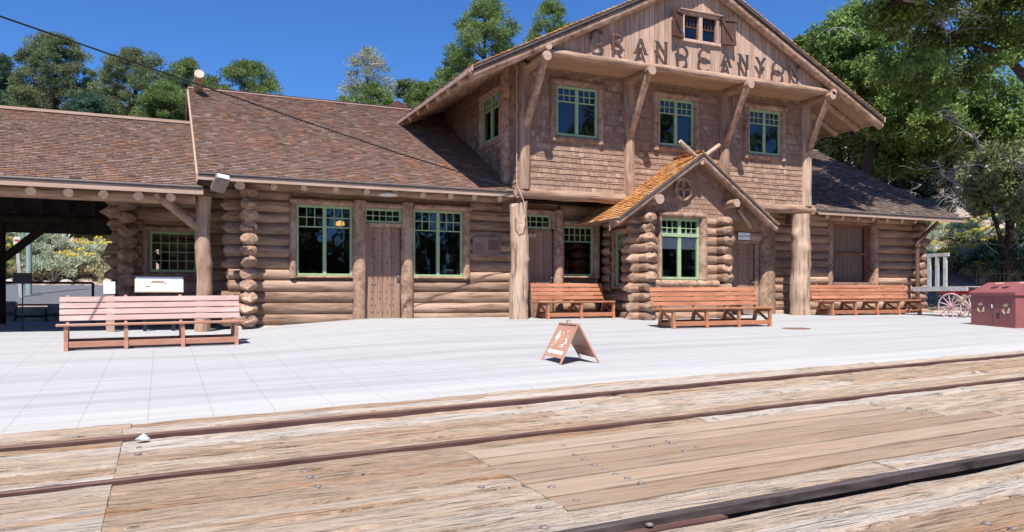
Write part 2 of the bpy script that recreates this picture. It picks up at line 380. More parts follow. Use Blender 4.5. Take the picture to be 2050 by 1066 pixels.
def LEFTW(X): return frame((X, 0, 0), (0, -1, 0), (-1, 0, 0))     # u = -Y
def RIGHTW(X): return frame((X, 0, 0), (0, 1, 0), (1, 0, 0))      # u = Y

def log_course(mb, T, u0, u1, z, r, ends=('none'), seed=0, wob=.02, capmat=None, sq=.78):
    n = max(2, int((u1-u0)/.5)+1); rnd = random.Random(seed)
    pts = [(u0+(u1-u0)*i/(n-1), rnd.uniform(-.006, .006), z+rnd.uniform(-.005, .005)) for i in range(n)]
    mb.T = T@Matrix.Diagonal((1, sq, 1, 1)); mb.tube(pts, [r*rnd.uniform(.965, 1.035) for _ in range(n)], 14, wob=wob, cap=ends, seed=seed); mb.T = None
def log_wall(parent, T, u0, u1, z0, z1, nc, openings, name='log_wall', mat_='logx', r=None, ends=(0, 0), seed=1, off=0.0, back=True, sq=.78):
    """openings: (ua, ub, za, zb); ends: how far faceted ends stick out past u0 / u1"""
    mb = MB(); p = (z1-z0)/nc; r = r or p*.53
    for c in range(nc):
        z = z0+p*(c+.5); segs = [(u0, u1)]
        for (a, b, za, zb) in openings:
            if z+p*.30 > za and z-p*.30 < zb:
                ns = []
                for s0, s1 in segs:
                    if b <= s0 or a >= s1: ns.append((s0, s1)); continue
                    if a > s0: ns.append((s0, a))
                    if b < s1: ns.append((b, s1))
                segs = ns
        for i, (s0, s1) in enumerate(segs):
            if s1-s0 < .03: continue
            rnd = random.Random(seed*100+c)
            a0 = s0-(ends[0]*rnd.uniform(.75, 1.1) if s0 == u0 and ends[0] else 0); a1 = s1+(ends[1]*rnd.uniform(.75, 1.1) if s1 == u1 and ends[1] else 0)
            cap = 'facet' if (a0 != s0 and a1 != s1) else 'start' if a0 != s0 else 'none'
            if a0 != s0 or a1 != s1: cap = 'facet'
            log_course(mb, T, a0, a1, z, r*rnd.uniform(.97, 1.04), cap, seed*37+c*5+i, sq=sq)
    if back:   # solid core behind the logs, cut round the openings
        mb.T = T
        us = sorted(set([u0, u1]+[min(max(o[0], u0), u1) for o in openings]+[min(max(o[1], u0), u1) for o in openings]))
        for a, b in zip(us, us[1:]):
            if b-a < .01: continue
            zs = [(z0, z1)]
            for (oa, ob, za, zb) in openings:
                if oa <= a+1e-4 and ob >= b-1e-4:
                    nz = []
                    for s0, s1 in zs:
                        if zb <= s0 or za >= s1: nz.append((s0, s1)); continue
                        if za > s0: nz.append((s0, za))
                        if zb < s1: nz.append((zb, s1))
                    zs = nz
            for s0, s1 in zs: mb.box((a, -.10, s0), (b, .0, s1), .1)
        mb.T = None
    return mb.build(name, mat_, parent)

def window(parent, T, ua, ub, za, zb, nsash=2, lights=(3, 2), top=.29, mode='top', casing=None, matw='green', cw=.15, cas_out=.05, pane_w=-.03, label=None, cmat='logz', sill=True, fr_w=.05, header=True):
    """painted sashes (part) with pane and casing (sub-parts)"""
    mb = MB(); mb.T = T; d0, d1 = -.045, .02; mun = .018
    def b(u0, u1, v0, v1, a=d0, c=d1): mb.bbox((u0, a, v0), (u1, c, v1), .004)
    b(ua, ub, zb-fr_w, zb); b(ua, ub, za, za+fr_w); b(ua, ua+fr_w, za+fr_w, zb-fr_w); b(ub-fr_w, ub, za+fr_w, zb-fr_w)
    W = (ub-ua-2*fr_w)/nsash
    for i in range(nsash):
        s0 = ua+fr_w+W*i; s1 = s0+W
        if i: b(s0-fr_w*.75, s0+fr_w*.75, za+fr_w, zb-fr_w, d0-.004, d1-.005)
        a0 = s0+(fr_w*.75 if i else 0); a1 = s1-(fr_w*.75 if i < nsash-1 else 0)
        v1 = zb-fr_w; v0 = za+fr_w
        zt = v1-(v1-v0)*top if mode == 'top' else v0
        if mode in ('top', 'grid'):
            if mode == 'top': b(a0, a1, zt-.012, zt+.012, d0+.01, d1-.01)
            for k in range(1, lights[0]):
                u = a0+(a1-a0)*k/lights[0]; b(u-mun/2, u+mun/2, zt, v1, d0+.012, d1-.014)
            for k in range(1, lights[1]):
                v = zt+(v1-zt)*k/lights[1]; b(a0, a1, v-mun/2, v+mun/2, d0+.014, d1-.016)
    wob = mb.build('window', matw, parent, label=label)
    if wob.parent: pass
    pb = MB(); pb.T = T
    pb.add([(ua+.02, pane_w, za+.02), (ub-.02, pane_w, za+.02), (ub-.02, pane_w, zb-.02), (ua+.02, pane_w, zb-.02)], [(0, 1, 2, 3)])
    pb.build('pane', 'glass', wob)
    if casing:
        cb = MB(); cb.T = T; l, r_, t_, bt = casing; o = cas_out
        def c(u0, u1, v0, v1, oo): cb.bbox((u0, -.08, v0), (u1, oo, v1), .03)
        if l: c(ua-l, ua, za-bt, zb+t_, o)
        if r_: c(ub, ub+r_, za-bt, zb+t_, o)
        if t_ and header: c(ua-(0 if l else 0), ub, zb, zb+t_, o+.012)
        if bt: c(ua, ub, za-bt, za-.004, o+.02)
        cb.build('casing', cmat, wob)
    return wob

def shingle_field(mb, T, width, rows, inside, wmin=.09, wmax=.19, th=.014, over=1.3, drop=0., tonef=None, seed=0):
    """T maps (u, w(out), v(up the slope)); rows = list of (v0, exposure)"""
    rnd = random.Random(seed); mb.T = None
    for ri, (v0, ex) in enumerate(rows):
        u = width[0]-rnd.uniform(0, wmax)
        while u < width[1]:
            wd = rnd.uniform(wmin, wmax); a = max(u, width[0]); b = min(u+wd, width[1])
            if b-a > .012 and inside((a+b)/2, v0+ex*.5):
                g = .003; tj = th*rnd.uniform(.75, 1.25); dv = rnd.uniform(-.006, .006)
                a_, b_ = a+g, b-g; v1 = v0+ex*over
                vs = [T@Vector(p) for p in ((a_, 0, v0+dv), (b_, 0, v0+dv), (b_, tj*1.0+th*.35, v0+dv), (a_, tj+th*.35, v0+dv), (a_, .0, v1), (b_, .0, v1))]
                t = rnd.random() if tonef is None else tonef(rnd, a, v0)
                mb.add(vs, [(0, 1, 2, 3), (3, 2, 5, 4), (0, 3, 4), (1, 5, 2)], t)
            u += wd
def slope_frame(o, u, s):
    """o origin at eave; u along the eave; s up-slope unit; out normal = u x s (pointing up)"""
    u = Vector(u).normalized(); s = Vector(s).normalized(); n = u.cross(s)
    if n.z < 0: n = -n
    return Matrix(((u.x, n.x, s.x, o[0]), (u.y, n.y, s.y, o[1]), (u.z, n.z, s.z, o[2]), (0, 0, 0, 1)))

def halflog(mb, T, p, q, hw, dep, tone=None, seed=0, n=9, flat_end=True):
    """half-round timber lying on the local plane w=0 from p=(u,v) to q, half width hw, standing out dep"""
    rnd = random.Random(seed); p = Vector(p); q = Vector(q); L = (q-p).length; d = (q-p).normalized(); a = Vector((-d.y, d.x))
    m = max(2, int(L/.35)+1); vs = []; t = rnd.random() if tone is None else tone
    for i in range(m):
        c = p+(q-p)*i/(m-1); k = rnd.uniform(.96, 1.03)
        for j in range(n):
            th = math.pi*j/(n-1); u = c+a*math.cos(th)*hw*k
            s = math.sin(th); vs.append(tuple(T@Vector((u.x, dep*(s**.6 if s > 0 else 0)*k, u.y))))
    fs = [(i*n+j, i*n+j+1, (i+1)*n+j+1, (i+1)*n+j) for i in range(m-1) for j in range(n-1)]
    mb.T = None; mb.add(vs, fs, t, True)
    mb.add(vs[:n], [tuple(range(n))], t); mb.add(vs[-n:], [tuple(range(n))[::-1]], t)

def casing_of(win, T, ua, ub, za, zb, l=.14, r=.14, t=.14, b=.14, dep=.10, seed=0):
    mb = MB(); k = seed*10
    if t: halflog(mb, T, (ua-(l or 0), zb+t/2), (ub+(r or 0), zb+t/2), t/2, dep*1.05, seed=k)
    if l: halflog(mb, T, (ua-l/2, za-(b or 0)), (ua-l/2, zb+.01), l/2, dep, seed=k+1)
    if r: halflog(mb, T, (ub+r/2, za-(b or 0)), (ub+r/2, zb+.01), r/2, dep, seed=k+2)
    if b: halflog(mb, T, (ua-.01, za-b/2), (ub+.01, za-b/2), b/2, dep*.8, seed=k+3)
    return mb.build('casing', 'cut', win)

def door(parent, T, ua, ub, za, zb, w=-.04, nb=4, handle='right', label=None):
    mb = MB(); mb.T = T; W = (ub-ua)/nb
    for i in range(nb): mb.bbox((ua+W*i+.003, w-.05, za), (ua+W*(i+1)-.003, w+random.uniform(0, .004), zb), .005)
    st = mb; st.m = 1; cx = (ua+ub)/2; hw = (ub-ua)*.30
    for (z0, z1) in ((za+(zb-za)*.07, za+(zb-za)*.44), (za+(zb-za)*.60, za+(zb-za)*.92)):
        for i in range(6):
            z = z0+(z1-z0)*i/5; pts = [(-hw, z), (hw, z)]
            if i in (0, 5): pts += [(-hw*.45, z), (0, z), (hw*.45, z)]
            if i in (1, 4): pts += [(-hw*.68, z), (hw*.68, z)]
            if i in (2, 3): pts += [(-hw*.32, z), (hw*.32, z)]
            for u, v in pts: st.tube([(cx+u, w, v), (cx+u, w+.014, v)], [.018, .012], 6, .5)
    o = mb.build('door', ['boards', 'brownmetal'], parent, label=label)
    hd = MB(); hd.T = T; u = ub-.06 if handle == 'right' else ua+.06; z = za+(zb-za)*.44
    hd.bbox((u-.03, w, z-.09), (u+.03, w+.02, z+.09), .004); hd.tube([(u, w+.02, z+.03), (u, w+.07, z+.03)], [.012, .028], 10)
    hd.build('handle', 'bolt', o)
    return o

# ================================================================= STATION
YW, YU, YG, YR = 17.0, 16.1, 15.28, 15.03
ST = thing('train_station', (11.6, 17, 0), 'big brown log railway station with a two storey gabled centre and shingled wings', 'train station')
TF = FRONT(YW)
def X_(px, Y=YW-.08): return at(px, 450, Y)[0]
def Z_(px, py, Y=YW-.08): return at(px, py, Y)[1]
TW = FRONT(YW+.02)

# openings of the ground floor front (u0, u1, z0, z1)
w1 = (X_(594), X_(706.5), Z_(594, 552), Z_(594, 409)); w2 = (X_(828.5), X_(928), Z_(829, 554), Z_(829, 419.5))
d1 = (X_(733), X_(804), -.0, Z_(770, 452)); t1 = (X_(731), X_(805), Z_(731, 445), Z_(731, 416))
d2 = (X_(1036), X_(1111), -.0, Z_(1080, 461)); t2 = (X_(1036), X_(1105), Z_(1080, 458), Z_(1080, 430))
w3 = (X_(1128), X_(1190), Z_(1128, 553), Z_(1128, 452))
d3 = (X_(1474), X_(1515), 0, Z_(1500, 488))
w4 = (X_(1668), X_(1745), Z_(1700, 566), Z_(1700, 447))
xL, xR = 1.62, 21.1
ZT = 2.72
def pad(o, a=.02, b=.02): return (o[0]-a, o[1]+b, o[2]-.05, o[3]+.03)
ops = [(w1[0]-.16, w1[1]+.02, w1[2]-.06, w1[3]+.15), (w1[1]+.0, w2[0]+.0, -.3, w1[3]+.15), (w2[0]-.02, w2[1]+.17, w2[2]-.03, w2[3]+.15),
       (d2[0]-.1, d2[1]+.14, -.3, t2[3]+.12), (w3[0]-.02, w3[1]+.17, w3[2]-.04, w3[3]+.15),
       (d3[0]-.1, d3[1]+.48, -.3, d3[3]+.12), (w4[0]-.1, w4[1]+.22, w4[2]-.1, w4[3]+.12)]
log_wall(ST, TW, xL, 9.95, -.12, ZT, 12, ops[:5], 'log_wall', ends=(.46, 0), seed=3)
log_wall(ST, TW, 12.6, xR, -.12, ZT, 12, ops[5:], 'log_wall', ends=(0, .50), seed=5)
# end walls with the log ends poking to the front
log_wall(ST, LEFTW(xL), -27., -17.0, -.12, ZT, 12, [], 'side_log_wall', 'logy', ends=(0, .42), seed=11, sq=1.35)
log_wall(ST, RIGHTW(xR), 17.0, 27., -.12, ZT, 12, [], 'side_log_wall', 'logy', ends=(.42, 0), seed=12, sq=1.35)
log_wall(ST, FRONT(27.0), xL, xR, -.12, ZT, 12, [], 'back_log_wall', seed=13)
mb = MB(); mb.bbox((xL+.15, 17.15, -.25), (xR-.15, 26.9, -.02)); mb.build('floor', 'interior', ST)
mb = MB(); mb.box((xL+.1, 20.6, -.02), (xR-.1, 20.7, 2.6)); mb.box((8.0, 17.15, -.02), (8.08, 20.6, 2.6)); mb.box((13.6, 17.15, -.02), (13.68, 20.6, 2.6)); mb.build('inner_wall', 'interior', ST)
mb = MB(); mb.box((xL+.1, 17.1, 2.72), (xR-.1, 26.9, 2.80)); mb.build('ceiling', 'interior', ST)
mb = MB()
x = 1.3
while x < 4.3:
    L = random.uniform(.5, 1.0); mb.bbox((x, 16.82+random.uniform(-.02, .03), -.45), (min(x+L, 4.4), 17.2, -.12), .03); x += L+.01
mb.build('foundation', 'stone', ST)

# ground floor windows, doors, posts
def unpack(T, o, cas, dep=.10, seed=0, **k):
    wn = window(ST, T, *o, **k); casing_of(wn, T, *o, *cas, dep=dep, seed=seed); return wn
unpack(TF, w1, (.15, 0, .14, .05), .13, 1)
unpack(TF, w2, (0, .18, .14, .05), .13, 2)
unpack(TF, w3, (.0, .17, .15, .05), .13, 3, nsash=1, lights=(5, 2))
wn = window(ST, TF, *t1, nsash=1, lights=(5, 2), mode='grid'); casing_of(wn, TF, *t1, 0, 0, .14, 0, .12, 4)
mb = MB(); mb.T = TF; mb.bbox((t1[0], -.02, t1[2]-.09), (t1[1], .07, t1[2]-.005), .01); mb.T = None; mb.build('lintel', 'cut', wn)
wn = window(ST, TF, *t2, nsash=1, lights=(5, 2), mode='grid'); casing_of(wn, TF, *t2, 0, .1, .14, 0, .12, 5)
mb = MB(); mb.T = TF; mb.bbox((t2[0], -.02, t2[2]-.06), (t2[1], .05, t2[2]-.005), .01); mb.T = None; mb.build('lintel', 'cut', wn)
door(ST, TF, *d1, label='studded plank door under a five-light transom'); door(ST, TF, *d2, label='studded plank door half hidden by a log column')
door(ST, TF, *d3, w=-.06, label='studded plank door in the shade beside the bay')
for i, (a, b, z1, z0) in enumerate(((w1[1]+.0, d1[0], w1[3]+.14, -.12), (d1[1], w2[0]-.0, w1[3]+.14, -.12), (d2[1]+.0, w3[0]-.0, t2[3]+.12, -.05),
                                (X_(1208)+.18, X_(1243), t2[3]+.0, -.05), (X_(1524), X_(1553), Z_(1540, 440), -.05))):
    mb = MB(); halflog(mb, TF, ((a+b)/2, z0), ((a+b)/2, z1), (b-a)/2, .17, seed=40+i); mb.build('wall_post', 'cut', ST)
mb = MB(); mb.T = TF; mb.bbox((d3[0]-.2, -.07, d3[3]), (X_(1530), .02, d3[3]+.12), .02); mb.bbox((d3[1], -.07, 0), (d3[1]+.12, .02, d3[3]), .02); mb.bbox((d3[1]+.12, -.07, 0), (X_(1530), -.02, 2.6), .01); mb.T = None; mb.build('door_frame', 'cut', ST)
# freight opening in the right wing
mb = MB(); mb.T = TF
a, b, z0, z1 = w4
mb.bbox((a-.06, -.25, z0), (a+.03, .06, z1+.05)); mb.bbox((b+.0, -.25, z0), (b+.05, .05, z1)); mb.bbox((a+.03, -.25, z1-.03), (b, .03, z1+.05)); mb.T = None
fo = mb.build('screened_opening', 'cut', ST)
mb = MB(); halflog(mb, TF, (a-.10, z0-.08), (a-.10, z1+.1), .08, .12, seed=61); halflog(mb, TF, (b+.13, z0-.12), (b+.13, z1+.1), .10, .18, seed=62)
mb.T = TF; mb.bbox((a-.02, 0, z0-.08), (b+.12, .16, z0), .01); mb.T = None; mb.build('casing', 'cut', fo)
mb = MB(); mb.T = TF; zm = z0+(z1-z0)*.49
mb.bbox((a+.03, -.14, zm-.03), (b-.09, -.08, zm+.03)); mb.bbox((b-.09, -.14, z0), (b, -.08, z1-.03)); mb.bbox((a+.03, -.14, z0), (b-.09, -.08, z0+.05)); mb.bbox((a+.03, -.14, z1-.09), (b-.09, -.08, z1-.03)); mb.T = None; mb.build('screen_frame', mat('screen_frame_paint', (.22, .075, .05), (.28, .10, .07), rough=.6), fo)
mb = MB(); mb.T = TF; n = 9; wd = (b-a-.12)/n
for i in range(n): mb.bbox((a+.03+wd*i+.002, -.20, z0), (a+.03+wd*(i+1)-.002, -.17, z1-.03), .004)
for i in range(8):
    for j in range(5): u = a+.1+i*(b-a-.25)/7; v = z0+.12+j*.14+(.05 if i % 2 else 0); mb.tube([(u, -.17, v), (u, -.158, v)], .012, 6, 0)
mb.T = None; mb.build('plank_panel', mat('brown_panel_planks', (.17, .115, .088), (.225, .155, .12), sc=(5, 1, .5), rough=.8), fo)  # panel planks in their own brown

# pillars carrying the overhang
def column(x0, x1, py_top, py_bot, Y, seed, cut=False, mat_='raw', name='log_column', knots=7):
    cx = (X_(x0, Y)+X_(x1, Y))/2; r = (X_(x1, Y)-X_(x0, Y))/2*.94; zt = Z_((x0+x1)/2, py_top, Y); zb = zg(cx, Y)-.05
    rnd = random.Random(seed); n = 34; mb = MB(); vs = []; ns = 18
    kn = [(rnd.uniform(.1, .9), rnd.uniform(3.2, 6.2), rnd.uniform(.10, .22)) for _ in range(knots)]
    for i in range(n):
        f = i/(n-1); z = zb+(zt-zb)*f; ox = .018*math.sin(f*9+seed); rr = r*(1.04-.10*f)*(1+.03*math.sin(f*17+seed)+.02*math.sin(f*40))
        for k in range(ns):
            th = 2*math.pi*k/ns; e = 1+.03*math.sin(3*th+f*4)+rnd.uniform(-.012, .012)
            for (kf, kt, ka) in kn:
                dd = ((f-kf)*(zt-zb)/.07)**2+((math.atan2(math.sin(th-kt), math.cos(th-kt)))/.45)**2; e += ka*math.exp(-dd)
            zz = z
            if i == n-1 and cut: zz = z-.12*(1-math.cos(th))*.5
            vs.append((cx+ox+math.cos(th)*rr*e, Y+math.sin(th)*rr*e, zz))
    fs = [(i*ns+k, i*ns+(k+1) % ns, (i+1)*ns+(k+1) % ns, (i+1)*ns+k) for i in range(n-1) for k in range(ns)]
    mb.add(vs, fs, .6, True); mb.add(vs[-ns:], [tuple(range(ns))], .6)
    return mb, cx, r
mb, cxa, ra = column(1021, 1057, 402, 643, YU, 3, True); mb.build('log_column', 'raw', ST)
mb, cxb, rb = column(1587, 1618, 430, 632, YU, 9); mb.build('log_column', 'raw', ST)
mb = MB(); mb.bbox((cxa-.42, YU-.35, zg(cxa, YU-.35)-.1), (cxa+.42, YU+.35, zg(cxa, YU)+.012), .008); mb.build('column_pad', 'concrete', ST)

# sill log under the upper floor, overhang floor
zs = Z_(1100, 390, YU-.05); rs = .125
mb = MB(); n = 22; mb.tube([(7.25+(16.1-7.25)*i/(n-1), YU+.0, zs+.01*math.sin(i*1.7)) for i in range(n)], [rs*(1+.05*math.sin(i*2.3)) for i in range(n)], 16, .35, wob=.025, seed=4)
mb.build('sill_log', 'logx', ST)
for sx in (7.3, 16.03):
    mb = MB(); mb.tube([(sx, YU-.1, zs-.0), (sx, 17.1, zs)], rs*.9, 14, .6, wob=.02, seed=6); mb.build('sill_log', 'logy', ST)
mb = MB(); y = YU+.05
while y < 17.1: mb.bbox((7.3, y, zs+.08), (16.0, y+.14, zs+.11), .003); y += .145
mb.build('overhang_soffit', 'soffit', ST)

# upper floor shingled walls
ux0, ux1 = 7.31, 16.05; zU0 = zs+.115; zTie = Z_(1110, 103, YG-.1); zU1 = zTie-.12
WZ0, WZ1 = 4.20, 5.35
uw = [(X_(1112.6, YU), X_(1195.1, YU)), (X_(1317, YU), X_(1387.5, YU)), (X_(1497, YU), X_(1561, YU))]
TU = FRONT(YU); cs = .165
rows = []; v = zU0; k = 0
while v < zU1+.1:
    ex = .118; rows.append((v, ex)); v += ex
    if k % 2: rows.append((v, .035)); v += .035
    k += 1
def solid(a, b, v): return not any(o0-.1 < (a+b)/2 < o1+.1 and WZ0-.1 < v < WZ1+.1 for o0, o1 in uw)
mb = MB(); shingle_field(mb, TU, (ux0, ux1), rows, lambda u, v: not any(o0-.12 < u < o1+.12 and WZ0-.12 < v < WZ1+.12 for o0, o1 in uw), .07, .15, .015, 1.3, seed=2,
                         tonef=lambda r, u, v: min(1, max(0, r.gauss(.55, .15))))
# backing
mb.T = TU
us = [ux0]+[q for o in uw for q in o]+[ux1]
for i in range(0, len(us), 2): mb.box((us[i], -.12, zU0-.12), (us[i+1], -.002, zU1+.3), .2)
for o0, o1 in uw: mb.box((o0, -.12, zU0-.12), (o1, -.002, WZ0), .2); mb.box((o0, -.12, WZ1), (o1, -.002, zU1+.3), .2)
mb.T = None; mb.build('shingle_wall', 'wallsh', ST)
for i, (a, b) in enumerate(uw):
    wn = window(ST, TU, a, b, WZ0, WZ1, fr_w=.055); casing_of(wn, TU, a, b, WZ0, WZ1, cs, cs, cs, .14, .10, seed=20+i)
# side walls of the upper floor
sw = (-18.12, -17.0)
TL = LEFTW(ux0)
mb = MB(); shingle_field(mb, TL, (-24, -YU), rows, lambda u, v: not (sw[0]-.1 < u < sw[1]+.1 and WZ0-.12 < v < WZ1+.12), .08, .17, .013, 1.3, seed=3,
                         tonef=lambda r, u, v: min(1, max(0, r.gauss(.35, .2))))
mb.T = TL
mb.box((-26, -.12, 2.5), (sw[0], -.002, 5.85), .2); mb.box((sw[1], -.12, 2.5), (-YU-.0, -.002, 5.85), .2); mb.box((sw[0], -.12, 2.5), (sw[1], -.002, WZ0), .2); mb.box((sw[0], -.12, WZ1), (sw[1], -.002, 5.85), .2)
mb.T = None; mb.build('shingle_wall', 'wallsh', ST)
wn = window(ST, TL, sw[0], sw[1], WZ0+.05, WZ1); casing_of(wn, TL, sw[0], sw[1], WZ0+.05, WZ1, .14, .10, .14, .12, .08, seed=33)
mb = MB(); halflog(mb, TL, (-16.68, 2.75), (-16.68, 6.0), .19, .12, seed=70); mb.build('corner_post', 'cut', ST)
TRr = RIGHTW(ux1)
mb = MB(); shingle_field(mb, TRr, (YU, 24), rows, lambda u, v: True, .1, .2, .013, 1.3, seed=4)
mb.T = TRr; mb.box((YU, -.12, 2.5), (26, -.002, 5.85), .2); mb.T = None; mb.build('shingle_wall', 'wallsh', ST)
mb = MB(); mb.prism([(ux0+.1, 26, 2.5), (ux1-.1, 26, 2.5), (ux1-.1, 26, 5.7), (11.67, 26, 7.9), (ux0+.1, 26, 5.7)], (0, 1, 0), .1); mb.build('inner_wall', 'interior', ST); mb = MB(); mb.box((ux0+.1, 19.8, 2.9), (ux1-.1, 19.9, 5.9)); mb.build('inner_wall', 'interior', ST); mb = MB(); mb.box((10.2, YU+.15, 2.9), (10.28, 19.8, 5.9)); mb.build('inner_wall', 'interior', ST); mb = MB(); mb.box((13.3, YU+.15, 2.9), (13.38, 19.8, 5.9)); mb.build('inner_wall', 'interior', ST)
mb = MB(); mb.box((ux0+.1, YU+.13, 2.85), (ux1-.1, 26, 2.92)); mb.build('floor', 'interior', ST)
# posts on the front
postx = [(1038, 1059), (1248, 1268), (1439, 1457), (1604, 1621)]
pc = []
for i, (a, b) in enumerate(postx):
    ua, ub = X_(a, YU), X_(b, YU); pc.append((ua+ub)/2)
    mb = MB(); halflog(mb, TU, ((ua+ub)/2, zU0-.03), ((ua+ub)/2, zU1+.05), (ub-ua)/2, .15, seed=80+i); mb.build('corner_post' if i in (0, 3) else 'wall_post', 'raw' if i == 3 else 'logz', ST)
# bracket beams with diagonal braces
bx = [X_(1096, YR), X_(1303, YR), X_(1502, YR), X_(1668, YR)]
zb = Z_(1096, 111, YR)
for i, x in enumerate(bx):
    xc = (x+pc[i])/2 if i in (1, 2) else x
    mb = MB(); mb.tube([(xc, YR, zb), (xc, 15.5, zb-.0), (xc, 16.2, zb-.02)], [.105, .10, .10], 16, .7, wob=.02, capmat=1, seed=i)
    br = mb.build('bracket', ['logy', 'fascia'], ST)
    mb = MB(); mb.tube([(xc, YR+.14, zb-.03), (xc, 15.55, zb-.62), (pc[i], YU-.10, zb-1.30)], [.085, .088, .092], 14, .7, wob=.025, seed=10+i); mb.build('brace', 'cut', br)
for sx, px_, py_ in ((0, 1099, 92), (1, 1671, 184)):
    x, z = at(px_, py_, YR)
    mb = MB(); mb.tube([(x, YR-.0, z), (x, 16.2, z)], .08, 14, .7, wob=.02, capmat=1)
    mb.build('wall_plate_log', ['logy', 'fascia'], ST)
# tie log and soffit of the gable
mb = MB(); n = 20; xa, xb = bx[0]+.12, bx[3]-.02; mb.tube([(xa+(xb-xa)*i/(n-1), YG-.07, zTie-.035+.006*math.sin(i*2)) for i in range(n)], [.085*(1+.06*math.sin(i*1.9)) for i in range(n)], 14, .6, wob=.03, cap='facet', seed=8)
mb.build('tie_log', 'logx', ST)
mb = MB(); y = YG-.05
while y < YU+.05: mb.bbox((bx[0]+.0, y, zTie-.10), (bx[3], y+.118, zTie-.07), .003); y += .122
mb.build('gable_soffit', 'soffit', ST)

# main roof
XC, XE0, XE1, ZE, ZR = 11.67, 5.81, 17.53, 5.20, 8.15
sl = (ZR-ZE)/(XC-XE0); YB = 26.6
def zroof(x): return ZR-abs(x-XC)*sl
# gable boards
gw = (X_(1366, YG), X_(1434, YG), Z_(1400, 84, YG), Z_(1400, 33, YG))
mb = MB(); x = ux0+.1
while x < ux1-.1:
    wd = random.uniform(.11, .15); a, b = x+.004, x+wd-.005
    segs = [(zTie+.02, None)]
    if b > gw[0] and a < gw[1]: segs = [(zTie+.02, gw[2]), (gw[3], None)]
    yo = random.uniform(-.004, .004)
    for s0, s1 in segs:
        za_, zb_ = (s1, s1) if s1 else (zroof(a)-.12, zroof(b)-.12)
        if za_ > s0 and zb_ > s0:
            mb.prism([(a, YG+yo, s0), (b, YG+yo, s0), (b, YG+yo, zb_), (a, YG+yo, za_)], (0, 1, 0), .03)
    x += wd
mb.T = None
mb.build('gable_wall', 'gable', ST)
TG = FRONT(YG)
# gable window
gwin = MB(); gwin.T = TG; a, b, z0, z1 = gw
for (u0, u1, v0, v1) in ((a-.04, b+.04, z1-.02, z1+.05), (a-.06, b+.1, z0-.06, z0+.01), (a-.04, a+.03, z0, z1), (b-.03, b+.05, z0, z1), ((a+b)/2-.05, (a+b)/2+.05, z0, z1)):
    gwin.bbox((u0, -.05, v0), (u1, .06, v1), .008)
gwin.bbox((a-.12, 0, z1+.05), (b+.12, .12, z1+.075), .005)
gwin.T = None; gwo = gwin.build('attic_window', 'gable', ST, label='small four-light attic window between two open shutters')
mb = MB(); mb.T = TG
for (u0, u1) in ((a+.03, (a+b)/2-.05), ((a+b)/2+.05, b-.03)):
    mb.bbox((u0, -.05, z0+.01), (u0+.03, -.01, z1)); mb.bbox((u1-.03, -.05, z0+.01), (u1, -.01, z1)); mb.bbox((u0+.03, -.05, z0+.01), (u1-.03, -.01, z0+.04)); mb.bbox((u0+.03, -.05, z1-.03), (u1-.03, -.01, z1))
    mb.bbox((u0+.03, -.04, (z0+z1)/2-.015), (u1-.03, -.012, (z0+z1)/2+.015))
    for k in (1, 2, 3): uu = u0+.03+(u1-u0-.06)*k/4; mb.bbox((uu-.007, -.035, (z0+z1)/2), (uu+.007, -.014, z1-.03), .002)
mb.T = None; mb.build('sash', 'dkwood', gwo)
mb = MB(); mb.T = TG; mb.add([(a, -.045, z0), (b, -.045, z0), (b, -.045, z1), (a, -.045, z1)], [(0, 1, 2, 3)]); mb.T = None; mb.build('pane', 'glass', gwo)
mb = MB(); mb.T = TG; mb.box((a-.1, -.5, z0-.1), (b+.1, -.45, z1+.1)); mb.T = None; mb.build('attic_backing', 'interior', gwo)
for side in (-1, 1):
    hx = a-.03 if side < 0 else b+.10; wdt = .37; mb = MB()
    ang = R(14); ca, sa = math.cos(ang), math.sin(ang)
    def P(u, w_, v): return (hx+side*(u*ca)-0*w_, YG-.05-u*sa-w_, v)
    zz0, zz1 = z0-.02, z1+.04
    for k in range(3):
        u0, u1 = wdt*k/3+.003, wdt*(k+1)/3-.003
        mb.add([P(u0, 0, zz0), P(u1, 0, zz0), P(u1, 0, zz1), P(u0, 0, zz1), P(u0, .022, zz0), P(u1, .022, zz0), P(u1, .022, zz1), P(u0, .022, zz1)], [(0, 3, 2, 1), (4, 5, 6, 7), (0, 1, 5, 4), (1, 2, 6, 5), (2, 3, 7, 6), (3, 0, 4, 7)])
    def zbar(ua, va, ub, vb, h=.045):
        p = Vector(P(ua, .034, va)); q = Vector(P(ub, .034, vb)); mb.bar(p, q, .024, .08, up=(0, 0, 1))
    zbar(0, zz0+.05, wdt, zz0+.05); zbar(0, zz1-.05, wdt, zz1-.05); zbar(.03, zz0+.09, wdt-.03, zz1-.09) if side < 0 else zbar(wdt-.03, zz0+.09, .03, zz1-.09)
    mb.build('shutter', 'dkwood', gwo)

